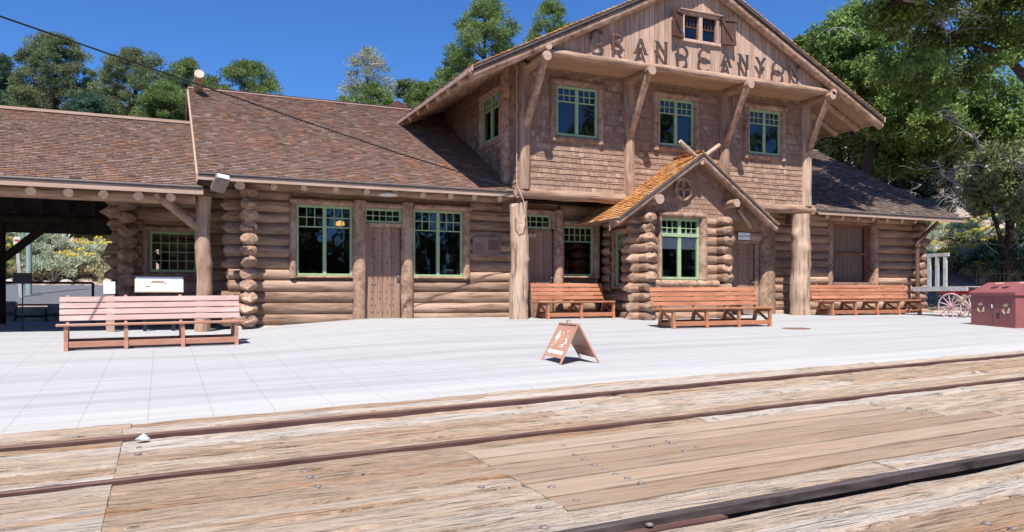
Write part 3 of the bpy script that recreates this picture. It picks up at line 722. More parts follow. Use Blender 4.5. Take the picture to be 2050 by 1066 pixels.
def letter(ch, cx, cz, hgt, wid, T, parent):
    """slab serif letter of flat bars, standing off the boards"""
    mb = MB(); mb.T = T; h = hgt/2; ww = wid/2; t = .060; w0, w1_ = .095, .120
    def st(p, q, tt=t):
        p = Vector((p[0]*ww, p[1]*h)); q = Vector((q[0]*ww, q[1]*h)); d = (q-p).normalized(); n = Vector((-d.y, d.x))*tt/2
        c = [p-n, q-n, q+n, p+n]; e = random.uniform(0, .003)
        vs = [(cx+c_.x, w0-e, cz+c_.y) for c_ in c]+[(cx+c_.x, w1_+e, cz+c_.y) for c_ in c]
        mb.add(vs, [(0, 3, 2, 1), (4, 5, 6, 7), (0, 1, 5, 4), (1, 2, 6, 5), (2, 3, 7, 6), (3, 0, 4, 7)])
    def arc(c, rx, ry, a0, a1, n=14, tt=t):
        vs = []; c = (c[0]*ww, c[1]*h); rx *= ww; ry *= h
        for i in range(n+1):
            th = R(a0+(a1-a0)*i/n); 
            for rr in (-tt/2, tt/2):
                for w_ in (w0, w1_): vs.append((cx+c[0]+(rx+rr)*math.cos(th), w_, cz+c[1]+(ry+rr)*math.sin(th)))
        fs = []
        for i in range(n):
            k = i*4; fs += [(k, k+2, k+6, k+4), (k+1, k+5, k+7, k+3), (k, k+4, k+5, k+1), (k+2, k+3, k+7, k+6)]
        fs += [(0, 1, 3, 2), (4*n, 4*n+2, 4*n+3, 4*n+1)]
        mb.add(vs, fs)
    def serif(x, y, s=.3): st((x-s, y), (x+s, y), .028)
    if ch == 'G': arc((0, 0), .85, .93, 45, 330); st((.78, -.6), (.78, -.02)); st((.3, -.02), (1.05, -.02), .03); st((.72, .5), (.72, .95), .03)
    if ch == 'C': arc((0, 0), .85, .93, 42, 318); st((.72, .5), (.72, .95), .03); st((.72, -.95), (.72, -.5), .03)
    if ch == 'O': arc((0, 0), .9, .93, 0, 360, 22)
    if ch == 'D': st((-.6, -1), (-.6, 1)); arc((-.25, 0), 1.1, .93, -90, 90); st((-.9, .95), (-.2, .95)); st((-.9, -.95), (-.2, -.95))
    if ch == 'R': st((-.6, -1), (-.6, 1)); arc((.05, .47), .6, .46, -90, 90); st((-.9, .94), (.1, .94)); st((-.6, 0), (.1, 0)); st((.05, 0), (.75, -.95)); serif(-.6, -.97); serif(.8, -.97, .22)
    if ch == 'A': st((-.72, -1), (0, 1)); st((.72, -1), (0, 1)); st((-.4, -.25), (.4, -.25), .035); serif(-.75, -.97, .25); serif(.75, -.97, .25)
    if ch == 'N': st((-.65, -1), (-.65, 1)); st((.65, -1), (.65, 1)); st((-.65, .95), (.65, -.95)); serif(-.65, -.97, .25); serif(-.75, .97, .25); serif(.65, .97, .25)
    if ch == 'Y': st((0, -1), (0, 0)); st((0, 0), (-.72, .95)); st((0, 0), (.72, .95)); serif(0, -.97, .25); serif(-.75, .97, .25); serif(.75, .97, .25)
    mb.T = None
    return mb.build('letter', 'letterm', parent)
M['letterm'] = mat('weathered_letter_wood', (.045, .033, .030), (.085, .065, .058), nscale=12, rough=.6, bump=.4, c3=(.26, .09, .05), patch=1.2, patch_amt=.4)
for ch, px_, py_, wpx in (('G', 1196, 79, 27), ('R', 1237, 88, 28), ('A', 1284, 97, 29), ('N', 1326, 103, 27), ('D', 1366, 110, 26), ('C', 1412, 117, 26), ('A', 1455, 123, 24), ('N', 1490, 128, 22), ('Y', 1524, 134, 21), ('O', 1559, 142, 24), ('N', 1592, 148, 23)):
    x, z = at(px_, py_-4, YG-.13)
    wid = X_(px_+wpx/2, YG-.1)-X_(px_-wpx/2, YG-.1)
    letter(ch, x, z, .345, wid*1.0, TG, ST)

# roof slabs, shingles, rakes
def slab(name, parent, eave, ridge, y0, y1, th, m, zoff=0):
    (x0, z0), (x1, z1) = eave, ridge; mb = MB()
    mb.add([(x0, y0, z0+zoff), (x1, y0, z1+zoff), (x1, y1, z1+zoff), (x0, y1, z0+zoff), (x0, y0, z0+zoff-th), (x1, y0, z1+zoff-th), (x1, y1, z1+zoff-th), (x0, y1, z0+zoff-th)],
           [(0, 1, 2, 3), (4, 7, 6, 5), (0, 4, 5, 1), (1, 5, 6, 2), (2, 6, 7, 3), (3, 7, 4, 0)], .4)
    return mb.build(name, m, parent)
ROOF = MB(); MOSSL = []
for s in (-1, 1):
    xe = XE0 if s < 0 else XE1
    up = Vector((-s*(XC-XE0), 0, ZR-ZE)).normalized(); L = math.hypot(XC-XE0, ZR-ZE)
    T = slope_frame((xe, 0, ZE), (0, 1, 0), up)
    rws = [(i*.15-.02, .15) for i in range(int(L/.15)+1)]
    shingle_field(ROOF, T, (YR-.04, YB), rws, lambda u, v: v < L and u > YR+.22, .1, .2, .018, 1.25, seed=21+s, tonef=lambda r, u, v: min(1, abs(r.gauss(.5, .25))))
    MOSS = MB(); shingle_field(MOSS, T, (YR-.05, YR+.22), rws, lambda u, v: v < L, .1, .18, .024, 1.25, seed=25+s); MOSSL.append(MOSS)
rf = ROOF.build('roof', 'roofsh', ST, label='upper gable roof with moss-orange shingle edge')
for MOSS in MOSSL: MOSS.build('edge_shingles', 'mossy', rf)
slab('roof_boards', rf, (XE0, ZE-.005), (XC, ZR-.005), YR, YB, .05, 'soffit'); slab('roof_boards', rf, (XE1, ZE-.005), (XC, ZR-.005), YR, YB, .05, 'soffit')
mb = MB()
for s, xe in ((-1, XE0), (1, XE1)):
    mb.bar((xe, YR-.02, ZE-.05), (XC, YR-.02, ZR-.05), .05, .045)
mb.build('drip_edge', 'gutter', rf)
mb = MB()
for s, xe in ((-1, XE0), (1, XE1)):
    p = Vector((xe, YR+.10, ZE-.17)); q = Vector((XC, YR+.10, ZR-.17)); n = 16
    mb.tube([p+(q-p)*i/(n-1) for i in range(n)], [.105*(1+.03*math.sin(i*2+s)) for i in range(n)], 14, .75, wob=.02, seed=30+s)
mb.build('barge_log', 'cut', rf)
for s, xe in ((-1, XE0), (1, XE1)):     # eave boards
    mb = MB(); mb.bbox((xe-.02, YR-.05, ZE-.10), (xe+.02, YB, ZE+.0), .005); mb.build('eave_board', 'fascia', rf)
    y = YR+.85
    while y < YB-.3:
        mb = MB(); xa = xe-s*.03; xb = (ux0 if s < 0 else ux1); za = ZE+abs(xa-xe)*sl-.13; zc = ZE+abs(xb-xe)*sl-.13
        mb.tube([(xa, y, za), (xb-s*.1, y, zc+.05)], .095, 12, .6, wob=.02, capmat=1); y += .74
        mb.build('rafter', ['cut', 'fascia'], rf)

# ---- wing roofs
EY, EZ, SL, RY = 16.1, 2.84, .52, 21.9
RZ = EZ+SL*(RY-EY)
def wing(x0, x1, seed, m, tonef, lab):
    sv = Vector((0, 1, SL)).normalized(); L = math.hypot(RY-EY, RZ-EZ)
    T = slope_frame((0, EY, EZ), (1, 0, 0), sv); mb = MB()
    shingle_field(mb, T, (x0, x1), [(i*.092-.03, .092) for i in range(int(L/.092)+1)], lambda u, v: v < L-.02, .09, .19, .015, 1.35, seed=seed, tonef=tonef)
    T2 = slope_frame((0, 2*RY-EY, EZ), (1, 0, 0), Vector((0, -1, SL)).normalized())
    shingle_field(mb, T2, (x0, x1), [(i*.3-.03, .3) for i in range(int(L/.3)+1)], lambda u, v: v < L, .2, .4, .014, 1.2, seed=seed+1)
    r_ = mb.build('roof', m, ST, label=lab)
    mb = MB(); y1 = 2*RY-EY
    for (ya, yb) in ((EY, RY), (y1, RY)):
        mb.add([(x0, ya, EZ-.008), (x1, ya, EZ-.008), (x1, yb, RZ-.008), (x0, yb, RZ-.008), (x0, ya, EZ-.07), (x1, ya, EZ-.07), (x1, yb, RZ-.07), (x0, yb, RZ-.07)],
               [(0, 1, 2, 3), (4, 7, 6, 5), (0, 4, 5, 1), (1, 5, 6, 2), (2, 6, 7, 3), (3, 7, 4, 0)], .3)
    mb.build('roof_boards', 'soffit', r_)
    return r_
def tl(r, u, v):
    if u > 5.2 and v < 2.2 and r.random() < .55*(u-5.2)/2: return r.uniform(.86, 1)
    return min(.85, max(.12, r.gauss(.5, .13))) if r.random() > .03 else 1
def tr(r, u, v): return min(1, max(0, r.gauss(.4, .25)))
rl = wing(.64, 7.28, 51, 'roofsh', tl, 'left wing roof of brown cedar shingles')
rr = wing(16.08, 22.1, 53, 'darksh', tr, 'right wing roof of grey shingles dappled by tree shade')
for r_, a, b in ((rl, .64, 7.28), (rr, 16.3, 22.1)):
    mb = MB(); mb.bbox((a, EY-.035, EZ-.13), (b, EY+.0, EZ-.035), .006); mb.build('fascia', 'fascia', r_)
    mb = MB(); mb.tube([(a, EY-.045, EZ-.012), (b, EY-.045, EZ-.012)], .022, 8); mb.build('gutter', 'gutter', r_)
    xs = a if a < 5 else b
    mb = MB(); mb.prism([(xs, EY, EZ-.02), (xs, RY, RZ-.02), (xs, RY, RZ-.16), (xs, EY, EZ-.16)], (1 if a > 5 else -1, 0, 0), .03)
    mb.prism([(xs, 2*RY-EY, EZ-.02), (xs, RY, RZ-.02), (xs, RY, RZ-.16), (xs, 2*RY-EY, EZ-.16)], (1 if a > 5 else -1, 0, 0), .03); mb.build('rake_board', 'fascia', r_)
    mb = MB(); mb.bar((a, RY, RZ+.02), (b, RY, RZ+.02), .14, .05); mb.build('ridge_cap', 'fascia', r_)
# gable ends of the wings
for xs in (xL, xR):
    mb = MB(); mb.prism([(xs, 17, 2.7), (xs, 26.8, 2.7), (xs, RY, RZ-.1)], (1, 0, 0), .08); mb.build('gable_wall', 'boards', ST)
# orange moss patch on the lower corner of the right roof
# rafter tails
for (pxs) in ((435, 480, 548, 608, 672, 734, 789, 847, 902, 949, 1000), (1655, 1686, 1717, 1748, 1775, 1805, 1832)):
    for p in pxs:
        x = X_(p, EY+.18); r = .095 if p == 480 else .066 if p < 1300 else .06
        mb = MB(); z = EZ-.07-.07-r*.35
        mb.tube([(x, EY+.16, z+.0), (x, 17.3, z+.34)], r, 12, .7, wob=.03, capmat=1, seed=p); mb.build('rafter', ['cut', 'endgrain'], ST)
for a, b in ((xL-.2, 7.3), (12.6, xR+.3)):
    mb = MB(); mb.tube([(a, 16.97, ZT+.06), (b, 16.97, ZT+.06)], .11, 12, .5, wob=.02); mb.build('plate_log', 'logx', ST)
# ridge pole stub leaning out at the left end
mb = MB(); x, z = at(399, 148, RY-.9); mb.tube([(x, RY-.9, z), (x, RY+.1, RZ-.25)], .12, 14, .8, wob=.02, capmat=1); mb.build('ridge_pole', ['raw', 'endgrain'], rl)
# little roof vent beyond the ridge
mb = MB(); x, _ = at(795, 210, 23.5); z = Z_(795, 206, 23.5)
mb.prism([(x-.7, 23.2, z-.35), (x+.6, 23.2, z-.35), (x-.05, 23.2, z)], (0, 1, 0), 1.2); mb.build('roof_vent', 'brownmetal', ST)
# downpipe of the right corner
mb = MB(); px0 = X_(1835, 16.45); mb.tube([(px0+.5, EY-.0, EZ-.15), (px0+.35, 16.3, 2.45), (px0, 16.42, 2.1), (px0, 16.42, .0)], .06, 10, .5)
mb.tube([(px0, 16.42, .55), (px0, 16.42, .62)], .08, 10, .5); mb.tube([(px0, 16.42, 1.95), (px0, 16.42, 2.05)], .085, 10, .5); mb.build('downpipe', 'brownmetal', ST)
mb = MB(); x = X_(1034.5, YU-.1); mb.tube([(x, YU-.1, 5.75), (x, YU-.1, 2.95), (x+.03, YU-.22, 2.8), (x+.1, YU-.3, 2.55), (x+.12, YU-.3, 2.3), (x+.05, YU-.33, 2.12), (x-.06, YU-.33, 2.10), (x-.13, YU-.3, 2.25), (x-.12, YU-.28, 2.5)], .011, 8); mb.build('conduit', 'fascia', ST)

# ================================================================= BAY with porch roof
YB_ = 15.4
bxl, bxr = 10.2, 12.42; wb = (X_(1323, YB_-.05), X_(1401, YB_-.05), Z_(1362, 560, YB_-.05), Z_(1362, 437.5, YB_-.05))
zb0, zb1 = -.10, 2.38
TB = FRONT(YB_+.02)
bop = [(wb[0]-.11, wb[1]+.22, wb[2]-.03, wb[3]+.13)]
log_wall(ST, TB, bxl, bxr, zb0, zb1, 11, bop, 'bay_log_wall', 'logx', ends=(.34, .26), seed=21)
log_wall(ST, LEFTW(bxl), -17.0, -YB_, zb0+.02, zb1+.02, 11, [(-16.6, -16.1, .7, 2.1)], 'bay_side_wall', 'logy', ends=(0, .34), seed=22, sq=1.35)
log_wall(ST, RIGHTW(bxr), YB_, 17.0, zb0+.02, zb1+.02, 11, [], 'bay_side_wall', 'logy', ends=(.34, 0), seed=23, sq=1.35)
TBf = FRONT(YB_)
wn = window(ST, TBf, *wb, top=.26, fr_w=.06, label='bay window with pale green sashes and half drawn white blinds')
casing_of(wn, TBf, *wb, .10, .21, .0, .0, .14, seed=50)
mb = MB(); halflog(mb, TBf, (wb[0]-.1, wb[3]+.07), (wb[1]+.12, wb[3]+.07), .075, .15, seed=51); mb.build('header_log', 'cut', wn); mb = MB(); halflog(mb, TBf, (wb[0]-.3, wb[2]-.10), (wb[1]+.5, wb[2]-.10), .09, .17, seed=52); mb.build('sill', 'cut', wn); mb = MB()
mb.T = TBf; mb.bbox((wb[0], -.05, wb[3]-.36-.08), (wb[1], .035, wb[3]-.36), .006); mb.T = None; mb.build('transom_bar', 'green', wn)
mb = MB(); mb.T = TBf; zc = wb[3]-.37; 
for a, b in ((wb[0]+.06, (wb[0]+wb[1])/2-.04), ((wb[0]+wb[1])/2+.04, wb[1]-.06)): mb.box((a, -.042, zc-.36), (b, -.036, zc-.09)); mb.box((a, -.042, zc+.01), (b, -.036, zc+.06))
mb.T = None; mb.build('blind', 'blind', wn)
TBL = LEFTW(bxl)
wn = window(ST, TBL, -16.55, -16.12, .75, 2.05, nsash=1); casing_of(wn, TBL, -16.55, -16.12, .75, 2.05, .08, .08, .08, .08, .12, 55)
# bay gable and porch roof
PX, PEY, PBY = 11.58, 14.98, 16.12
pz = Z_(1410, 306, PEY); pe0 = X_(1237, PEY), Z_(1237, 436, PEY); pe1 = X_(1557, PEY), Z_(1557, 449, PEY)
PX = X_(1408, PEY); psl0 = (pz-pe0[1])/(PX-pe0[0]); psl1 = (pz-pe1[1])/(pe1[0]-PX)
pm = MB()
for s, (xe, ze) in ((-1, pe0), (1, pe1)):
    up = Vector((PX-xe, 0, pz-ze)); L = up.length; T = slope_frame((xe, 0, ze), (0, 1, 0), up)
    back = 16.95
    def ins(u, v, xe=xe, ze=ze, up=up, L=L): 
        z = ze+up.z*v/L
        return v < L+.02 and (u < PBY or z < zs-.12)
    shingle_field(pm, T, (PEY-.03, back), [(i*.098-.03, .098) for i in range(int(L/.098)+1)], ins, .08, .16, .02, 1.3, seed=60+s)
po = pm.build('porch_roof', 'mossy', ST, label='small porch roof of bright orange mossy shingles')
for (xe, ze) in (pe0, pe1):
    mb = MB(); zl = zs-.17
    xm = xe+(PX-xe)*(zl-ze)/(pz-ze)
    for (xa, za, xb_, zb_, yb_) in ((xe, ze, xm, zl, 16.9), (xm, zl, PX, pz, PBY)):
        mb.add([(xa, PEY, za-.006), (xb_, PEY, zb_-.006), (xb_, yb_, zb_-.006), (xa, yb_, za-.006), (xa, PEY, za-.06), (xb_, PEY, zb_-.06), (xb_, yb_, zb_-.06), (xa, yb_, za-.06)],
               [(0, 1, 2, 3), (4, 7, 6, 5), (0, 4, 5, 1), (1, 5, 6, 2), (2, 6, 7, 3), (3, 7, 4, 0)], .4)
    mb.build('roof_boards', 'soffit', po)
mb = MB()
for (xe, ze) in (pe0, pe1): mb.bar((xe, PEY-.015, ze-.035), (PX, PEY-.015, pz-.035), .04, .05)
mb.build('drip_edge', 'gutter', po)
mb = MB()
for (xe, ze) in (pe0, pe1):
    p, q = Vector((xe, PEY+.05, ze-.12)), Vector((PX, PEY+.05, pz-.12)); mb.tube([p, p+(q-p)*.5, q], .065, 12, .6, wob=.02, cap='flat')
mb.build('barge_pole', 'cut', po)
mb = MB(); TPg = FRONT(YB_-.02); zg0 = zb1-.02
rows2 = [(zg0+.115*i, .115) for i in range(14)]
def inpg(u, v): return v < (pz-.13)-(PX-u)*psl0-.02 if u < PX else v < (pz-.13)-(u-PX)*psl1-.02
shingle_field(mb, TPg, (bxl-.5, bxr+.9), rows2, inpg, .08, .15, .008, 1.2, seed=71, tonef=lambda r, u, v: r.uniform(.3, .7))
mb.prism([(bxl-.5, YB_+.0, zg0), (bxr+.7, YB_+.0, zg0), (PX, YB_+.0, pz-.15)], (0, 1, 0), .06, .4)
mb.build('gable_wall', 'wallsh', ST)
for (xe, ze) in (pe0, pe1):
    mb = MB(); mb.bar((xe, YB_-.05, ze-.135), (PX, YB_-.05, pz-.135), .03, .17, up=(0, 1, 0)) if False else mb.prism([(xe, YB_-.06, ze-.06), (PX, YB_-.06, pz-.06), (PX, YB_-.06, pz-.27), (xe, YB_-.06, ze-.27)], (0, 1, 0), .03); mb.build('rake_trim', 'cut', ST)
for s, px_, py_, r in ((0, 1320, 399, .115), (1, 1473, 407, .095)):
    x, z = at(px_, py_, PEY-.02 if s == 0 else PEY-.0); mb = MB(); mb.tube([(x, PEY-.05, z), (x, 16.2, z)], r, 16, .8, wob=.02, capmat=1)
    mb.build('purlin', ['logy', 'fascia'], ST)
x, z = at(1406, 325, PEY); mb = MB(); mb.tube([(x, PEY-.0, z), (x, 16.1, z)], .06, 12, .8, capmat=1)
mb.build('purlin', ['logy', 'fascia'], ST)
# crossed ridge poles
for i, (p0, p1) in enumerate((((1361, 283), (1396, 312)), ((1440, 291), (1398, 318)))):
    a = at(*p0, PEY+.06+.1*i); b = at(*p1, PEY+.06+.1*i)
    mb = MB(); mb.tube([(a[0], PEY+.06+.1*i, a[1]), (b[0], PEY+.06+.1*i, b[1]-.05)], .05, 12, .8, wob=.02, capmat=1); mb.build('ridge_pole', ['raw', 'endgrain'], po)
# ringed cross ornament
x, z = at(1368, 379, YB_-.08); mb = MB(); n = 28; vs = []
for i in range(n):
    th = 2*math.pi*i/n
    for rr in (.185, .245):
        for y in (YB_-.11, YB_-.02): vs.append((x+rr*math.cos(th), y, z+rr*1.12*math.sin(th)))
mb.add(vs, [f for i in range(n) for k, k2 in [(i*4, ((i+1) % n)*4)] for f in ((k, k2, k2+2, k+2), (k+1, k+3, k2+3, k2+1), (k+2, k2+2, k2+3, k+3), (k, k+1, k2+1, k2))], .9)
mb.bbox((x-.03, YB_-.10, z-.21), (x+.03, YB_-.03, z+.21)); mb.bbox((x-.19, YB_-.10, z-.03), (x+.19, YB_-.035, z+.03)); mb.build('round_ornament', 'cut', ST)
# short post with brace right of the porch
mb = MB(); x0, z0 = at(1478, 420, 15.3); x1, z1 = at(1503, 456, 15.3); mb.tube([(x0, 15.3, z0), (x1, 15.3, z1)], .05, 10, .6); mb.build('brace', 'cut', ST)

# ================================================================= SHELTER on the left
SH = thing('open_shelter', (-4, 19.8, -.2), 'open sided shelter with long brown shingle roof on thick log posts beside the station', 'shelter')
SEZ = 2.573; SRY = 19.8; SRZ = SEZ+SL*(SRY-EY); sx0, sx1 = -14.0, .72
sv = Vector((0, 1, SL)).normalized(); L = math.hypot(SRY-EY, SRZ-SEZ)
mb = MB(); T = slope_frame((0, EY, SEZ), (1, 0, 0), sv)
shingle_field(mb, T, (-10, sx1), [(i*.092-.03, .092) for i in range(int(L/.092)+1)], lambda u, v: v < L-.02, .09, .19, .015, 1.35, seed=90, tonef=lambda r, u, v: min(.85, max(.12, r.gauss(.5, .13))) if r.random() > .03 else 1)
r_ = mb.build('roof', 'roofsh', SH)
mb = MB(); y1 = 2*SRY-EY
for (ya, yb) in ((EY, SRY), (y1, SRY)):
    mb.add([(sx0, ya, SEZ-.008), (sx1, ya, SEZ-.008), (sx1, yb, SRZ-.008), (sx0, yb, SRZ-.008), (sx0, ya, SEZ-.07), (sx1, ya, SEZ-.07), (sx1, yb, SRZ-.07), (sx0, yb, SRZ-.07)],
           [(0, 1, 2, 3), (4, 7, 6, 5), (0, 4, 5, 1), (1, 5, 6, 2), (2, 6, 7, 3), (3, 7, 4, 0)], .3)
mb.build('roof_boards', 'shadewood', r_)
mb = MB(); mb.bbox((sx0, EY-.035, SEZ-.15), (sx1+.02, EY, SEZ-.035), .006); mb.build('fascia', 'fascia', r_)
mb = MB(); mb.tube([(sx0, EY-.045, SEZ-.012), (sx1, EY-.045, SEZ-.012)], .022, 8); mb.build('gutter', 'gutter', r_)
mb = MB(); mb.bar((sx0, SRY, SRZ+.03), (sx1, SRY, SRZ+.03), .16, .06); mb.build('ridge_cap', 'fascia', r_)
for p in (342, 277, 207, 137, 62, -15, -95, -180):
    x = X_(p, EY+.18); mb = MB(); z = SEZ-.21
    mb.tube([(x, EY+.16, z), (x, SRY, z+SL*3.5)], .085, 12, .7, wob=.03, capmat=1, seed=900+p); mb.build('rafter', ['cut', 'endgrain'], SH)
    mb = MB(); mb.tube([(x, y1-.1, z), (x, SRY, z+SL*3.5)], .085, 10, .5, wob=.03, seed=800+p); mb.build('rafter', 'shadewood', SH)
for yy in (16.62, y1-.7):
    mb = MB(); mb.tube([(sx0+.3, yy, SEZ-.17), (sx1-.1, yy, SEZ-.17)], .13, 14, .5, wob=.02); mb.build('plate_log', 'logx' if yy < 17 else 'shadewood', SH)
for px_ in (62, 137, 207, 342):    # short tie stubs seen against the light
    pass
mb, cx, r = column(390, 424, 395, 680, 16.62, 17, mat_='logz', knots=4); mb.build('log_post', 'logz', SH)
xp = cx
mb = MB(); a = at(312, 388, 16.55); b = at(395, 458, 16.55); mb.tube([(a[0], 16.55, a[1]), (b[0]+.05, 16.6, b[1])], .095, 12, .6, wob=.02); mb.build('brace', 'cut', SH)
for x, yy in ((-6.2, 16.62), (-12.5, 16.62), (-3.65, y1-.7), (-11, y1-.7), (.1, y1-.7)):
    mb = MB(); mb.tube([(x, yy, -.5), (x, yy, SEZ-.2)], .16, 14, .5, wob=.03); mb.build('log_post', 'shadewood', SH)
    for s in (-1, 1):
        if x > 0 and s > 0: continue
        mb = MB(); mb.tube([(x, yy, SEZ-1.25), (x+s*1.1, yy, SEZ-.25)], .10, 10, .5, wob=.02); mb.build('brace', 'shadewood', SH)
mb = MB(); mb.bbox((sx0, y1-.75, SEZ-.5), (sx1, y1-.65, SEZ-.28)); mb.build('tie_beam', 'shadewood', SH)
# log walled ticket room under the shelter
YK = 19.4; TK = FRONT(YK)
kw = (X_(299, YK), X_(395, YK), Z_(299, 545, YK), Z_(299, 463, YK)); kx0 = X_(251, YK)
log_wall(SH, TK, kx0, xL-.1, -.25, 3.3, 13, [(kw[0]-.16, kw[1]+.2, kw[2]-.04, kw[3]+.12)], 'log_wall', 'logx', ends=(.30, 0), seed=31)
log_wall(SH, LEFTW(kx0+.05), -22.3, -YK, -.12, 2.9, 11, [(-21.9, -20.0, .7, 2.2)], 'side_log_wall', 'logy', ends=(0, .3), seed=32, sq=1.35)
log_wall(SH, FRONT(22.4), kx0, xL-.1, -.2, 2.8, 11, [(kw[0]+.12, kw[0]+.45, .7, 1.75), (kw[1]-.1, kw[1]+.15, .7, 1.1)], 'back_log_wall', 'logx', seed=33)
wn = window(SH, TK, *kw, nsash=1, lights=(5, 4), mode='grid', fr_w=.06, label='many light green window of the log walled room'); casing_of(wn, TK, *kw, .15, .1, .12, .1, .08, seed=91)

# ================================================================= GROUND
def grid_mesh(name, xs, ys, zf, m, kind='structure'):
    v = [(x, y, zf(x, y)) for y in ys for x in xs]; nx = len(xs)
    f = [(j*nx+i, j*nx+i+1, (j+1)*nx+i+1, (j+1)*nx+i) for j in range(len(ys)-1) for i in range(nx-1)]
    me = bpy.data.meshes.new(name); me.from_pydata(v, [], f); me.materials.append(M[m]); me.polygons.foreach_set('use_smooth', [True]*len(f)); me.update()
    o = bpy.data.objects.new(name, me); COL.objects.link(o); o['kind'] = kind; return o
def sst(a, b, x):
    t = min(1, max(0, (x-a)/(b-a))); return t*t*(3-2*t)
def zterr(x, y):
    base = zg(x, y) if y < 17 else zw(x)+(.0 if y < 24 else 0)
    # rise behind the shelter (the road climbs)
    back = .2+.08*(y-24.6) if y > 24.6 else None
    if back is not None:
        rise = back; 
        if y > 33.4: rise = .9+.30*(y-33.4)*sst(33.4, 37, y)
        k = sst(-60, -59, x); base = rise
        base = base*1.0
    hill = .42*max(0, (x*.80+y*.60)-33.2)*sst(33.2, 36, x*.80+y*.60)*sst(20, 26, x+ (y-17)*.2)
    z = max(base, hill) if x > 15 else base
    z = min(z, 11+.02*math.hypot(x, y))
    d = max(0, y-33) + max(0, x-25)
    n = (math.sin(x*.9+y*.4)*math.cos(y*.7-x*.3)*.25+math.sin(x*2.3+1)*math.cos(y*2.1)*.10)*min(1, d/5)
    return z+n
def zsoil(x, y):
    if y < 24.7 and x < 21.2: return zterr(x, y)-.16 if y < 24.4 else zterr(x, 24.3)-.16+(y-24.4)*.3
    if y < 24.7 and x < 22.5 : return zterr(x, y)-.16+.14*(x-21.2)/1.3 if y > 7.4 else zterr(x, y)-.16
    if y < 7.5: return zterr(x, y)-.16
    return zterr(x, y)-.02
xs = [-900, -400, -200, -120]+[-80+2*i for i in range(30)]+[-20+.8*i for i in range(125)]+[80+4*i for i in range(10)]+[140, 200, 400, 900]
ys = [-900, -400, -200, -100]+[-60+3*i for i in range(20)]+[-.0+.8*i for i in range(30)]+[24.0, 24.4, 24.7]+[25.2+.8*i for i in range(90)]+[98, 105, 115, 130, 160, 220, 400, 900]
grid_mesh('ground', xs, ys, zsoil, 'soil')
# concrete platform: in front of the station and under the shelter
DA = .0297                                       # the tracks are turned a little from the building
def edge_y(x): return 7.46+DA*.0*x
xs2 = [-30+1.0*i for i in range(0, 28)]+[-2+.5*i for i in range(10)]+[3+1.0*i for i in range(19)]
def yedge(x):  # platform edge follows the deck, straight line through the measured points
    return 7.47+.030*min(max(x+1.2, 0), 5.5)-.004*max(0, x-4.3)
v = []; f = []; nj = 26
for i, x in enumerate(xs2):
    for j in range(nj):
        y0 = yedge(x); y = y0+(24.3-y0)*max(0, j-1)/(nj-2); v.append((x, y, zg(x, y)+(.012 if j else -.10)))
nx = len(xs2)
f = [(i*nj+j, (i+1)*nj+j, (i+1)*nj+j+1, i*nj+j+1) for i in range(nx-1) for j in range(nj-1)]
me = bpy.data.meshes.new('concrete_platform'); me.from_pydata(v, [], f); me.materials.append(M['concrete']); me.polygons.foreach_set('use_smooth', [True]*len(f)); me.update()
o = bpy.data.objects.new('concrete_platform', me); COL.objects.link(o); o['kind'] = 'structure'
# road behind the shelter
grid_mesh('road', [-90+2*i for i in range(56)], [25.2, 27, 29, 31, 33.0], lambda x, y: .2+.08*(y-24.6)+.03, 'asphalt')

# timber deck of the tracks (local frame turned by DA), planks run along the rails
def zdeck(x, y): return zg(x, y)
ca, sa = math.cos(math.atan(DA)), math.sin(math.atan(DA))
def dk(u, v_): return (u, v_+DA*(u))            # u = X, v_ = Y at X=0
rails = [6.84, 5.43, 3.24, 1.80]
def zd(u, v_): x, y = dk(u, v_); return H-1.09+.0243*x+.02*(y-7.4)
gap = {6.84: (.085, .045), 5.43: (.075, .045), 3.24: (.135, .05), 1.80: (.07, .06)}
bands = [(6.84+.045, 7.75), (5.43+.045, 6.84-.085), (3.24+.05, 5.43-.075), (1.80+.06, 3.24-.135), (-7, 1.80-.07)]
rnd = random.Random(12)
DECK = MB(); NEWP = MB()
def plank(mbx, u0, u1, v0, v1, tone, lift=0, rough_=1.0):
    g = .006+rnd.random()*.012*rough_; n = max(1, int((u1-u0)/.12)); zo = rnd.uniform(-.006, .006)*rough_+lift; m = 4
    vs = []; off = [rnd.uniform(0, 6) for _ in range(4)]
    for i in range(n+1):
        u = u0+.002+(u1-u0-.004)*i/n
        e0 = v0+g+rough_*.004*math.sin(u*3.1+off[0])+rough_*rnd.uniform(0, .006); e1 = v1-g-rough_*.004*math.sin(u*2.7+off[1])-rough_*rnd.uniform(0, .006)
        for k in range(m+1):
            vv = e0+(e1-e0)*k/m; x, y = dk(u, vv)
            dz = zo+rough_*(.004*math.sin(u*5+off[2]+k)+rnd.uniform(-.003, .003))-(.007*rough_ if k in (0, m) else 0)
            vs.append((x, y, zd(u, vv)+dz))
        for vv in (e0, e1): x, y = dk(u, vv); vs.append((x, y, zd(u, vv)-.15))
    w_ = m+3; fs = []
    for i in range(n):
        a, b = i*w_, (i+1)*w_
        for k in range(m): fs.append((a+k, b+k, b+k+1, a+k+1))
        fs.append((a+m+1, b+m+1, b, a)); fs.append((a+m, b+m, b+m+2, a+m+2))
    mbx.add(vs, fs, tone, False)
    for b in (0, n*w_): mbx.add([vs[b+k] for k in range(m+1)]+[vs[b+m+2], vs[b+m+1]], [tuple(range(m+3)) if b == 0 else tuple(range(m+3))[::-1]], tone)
bolts = []
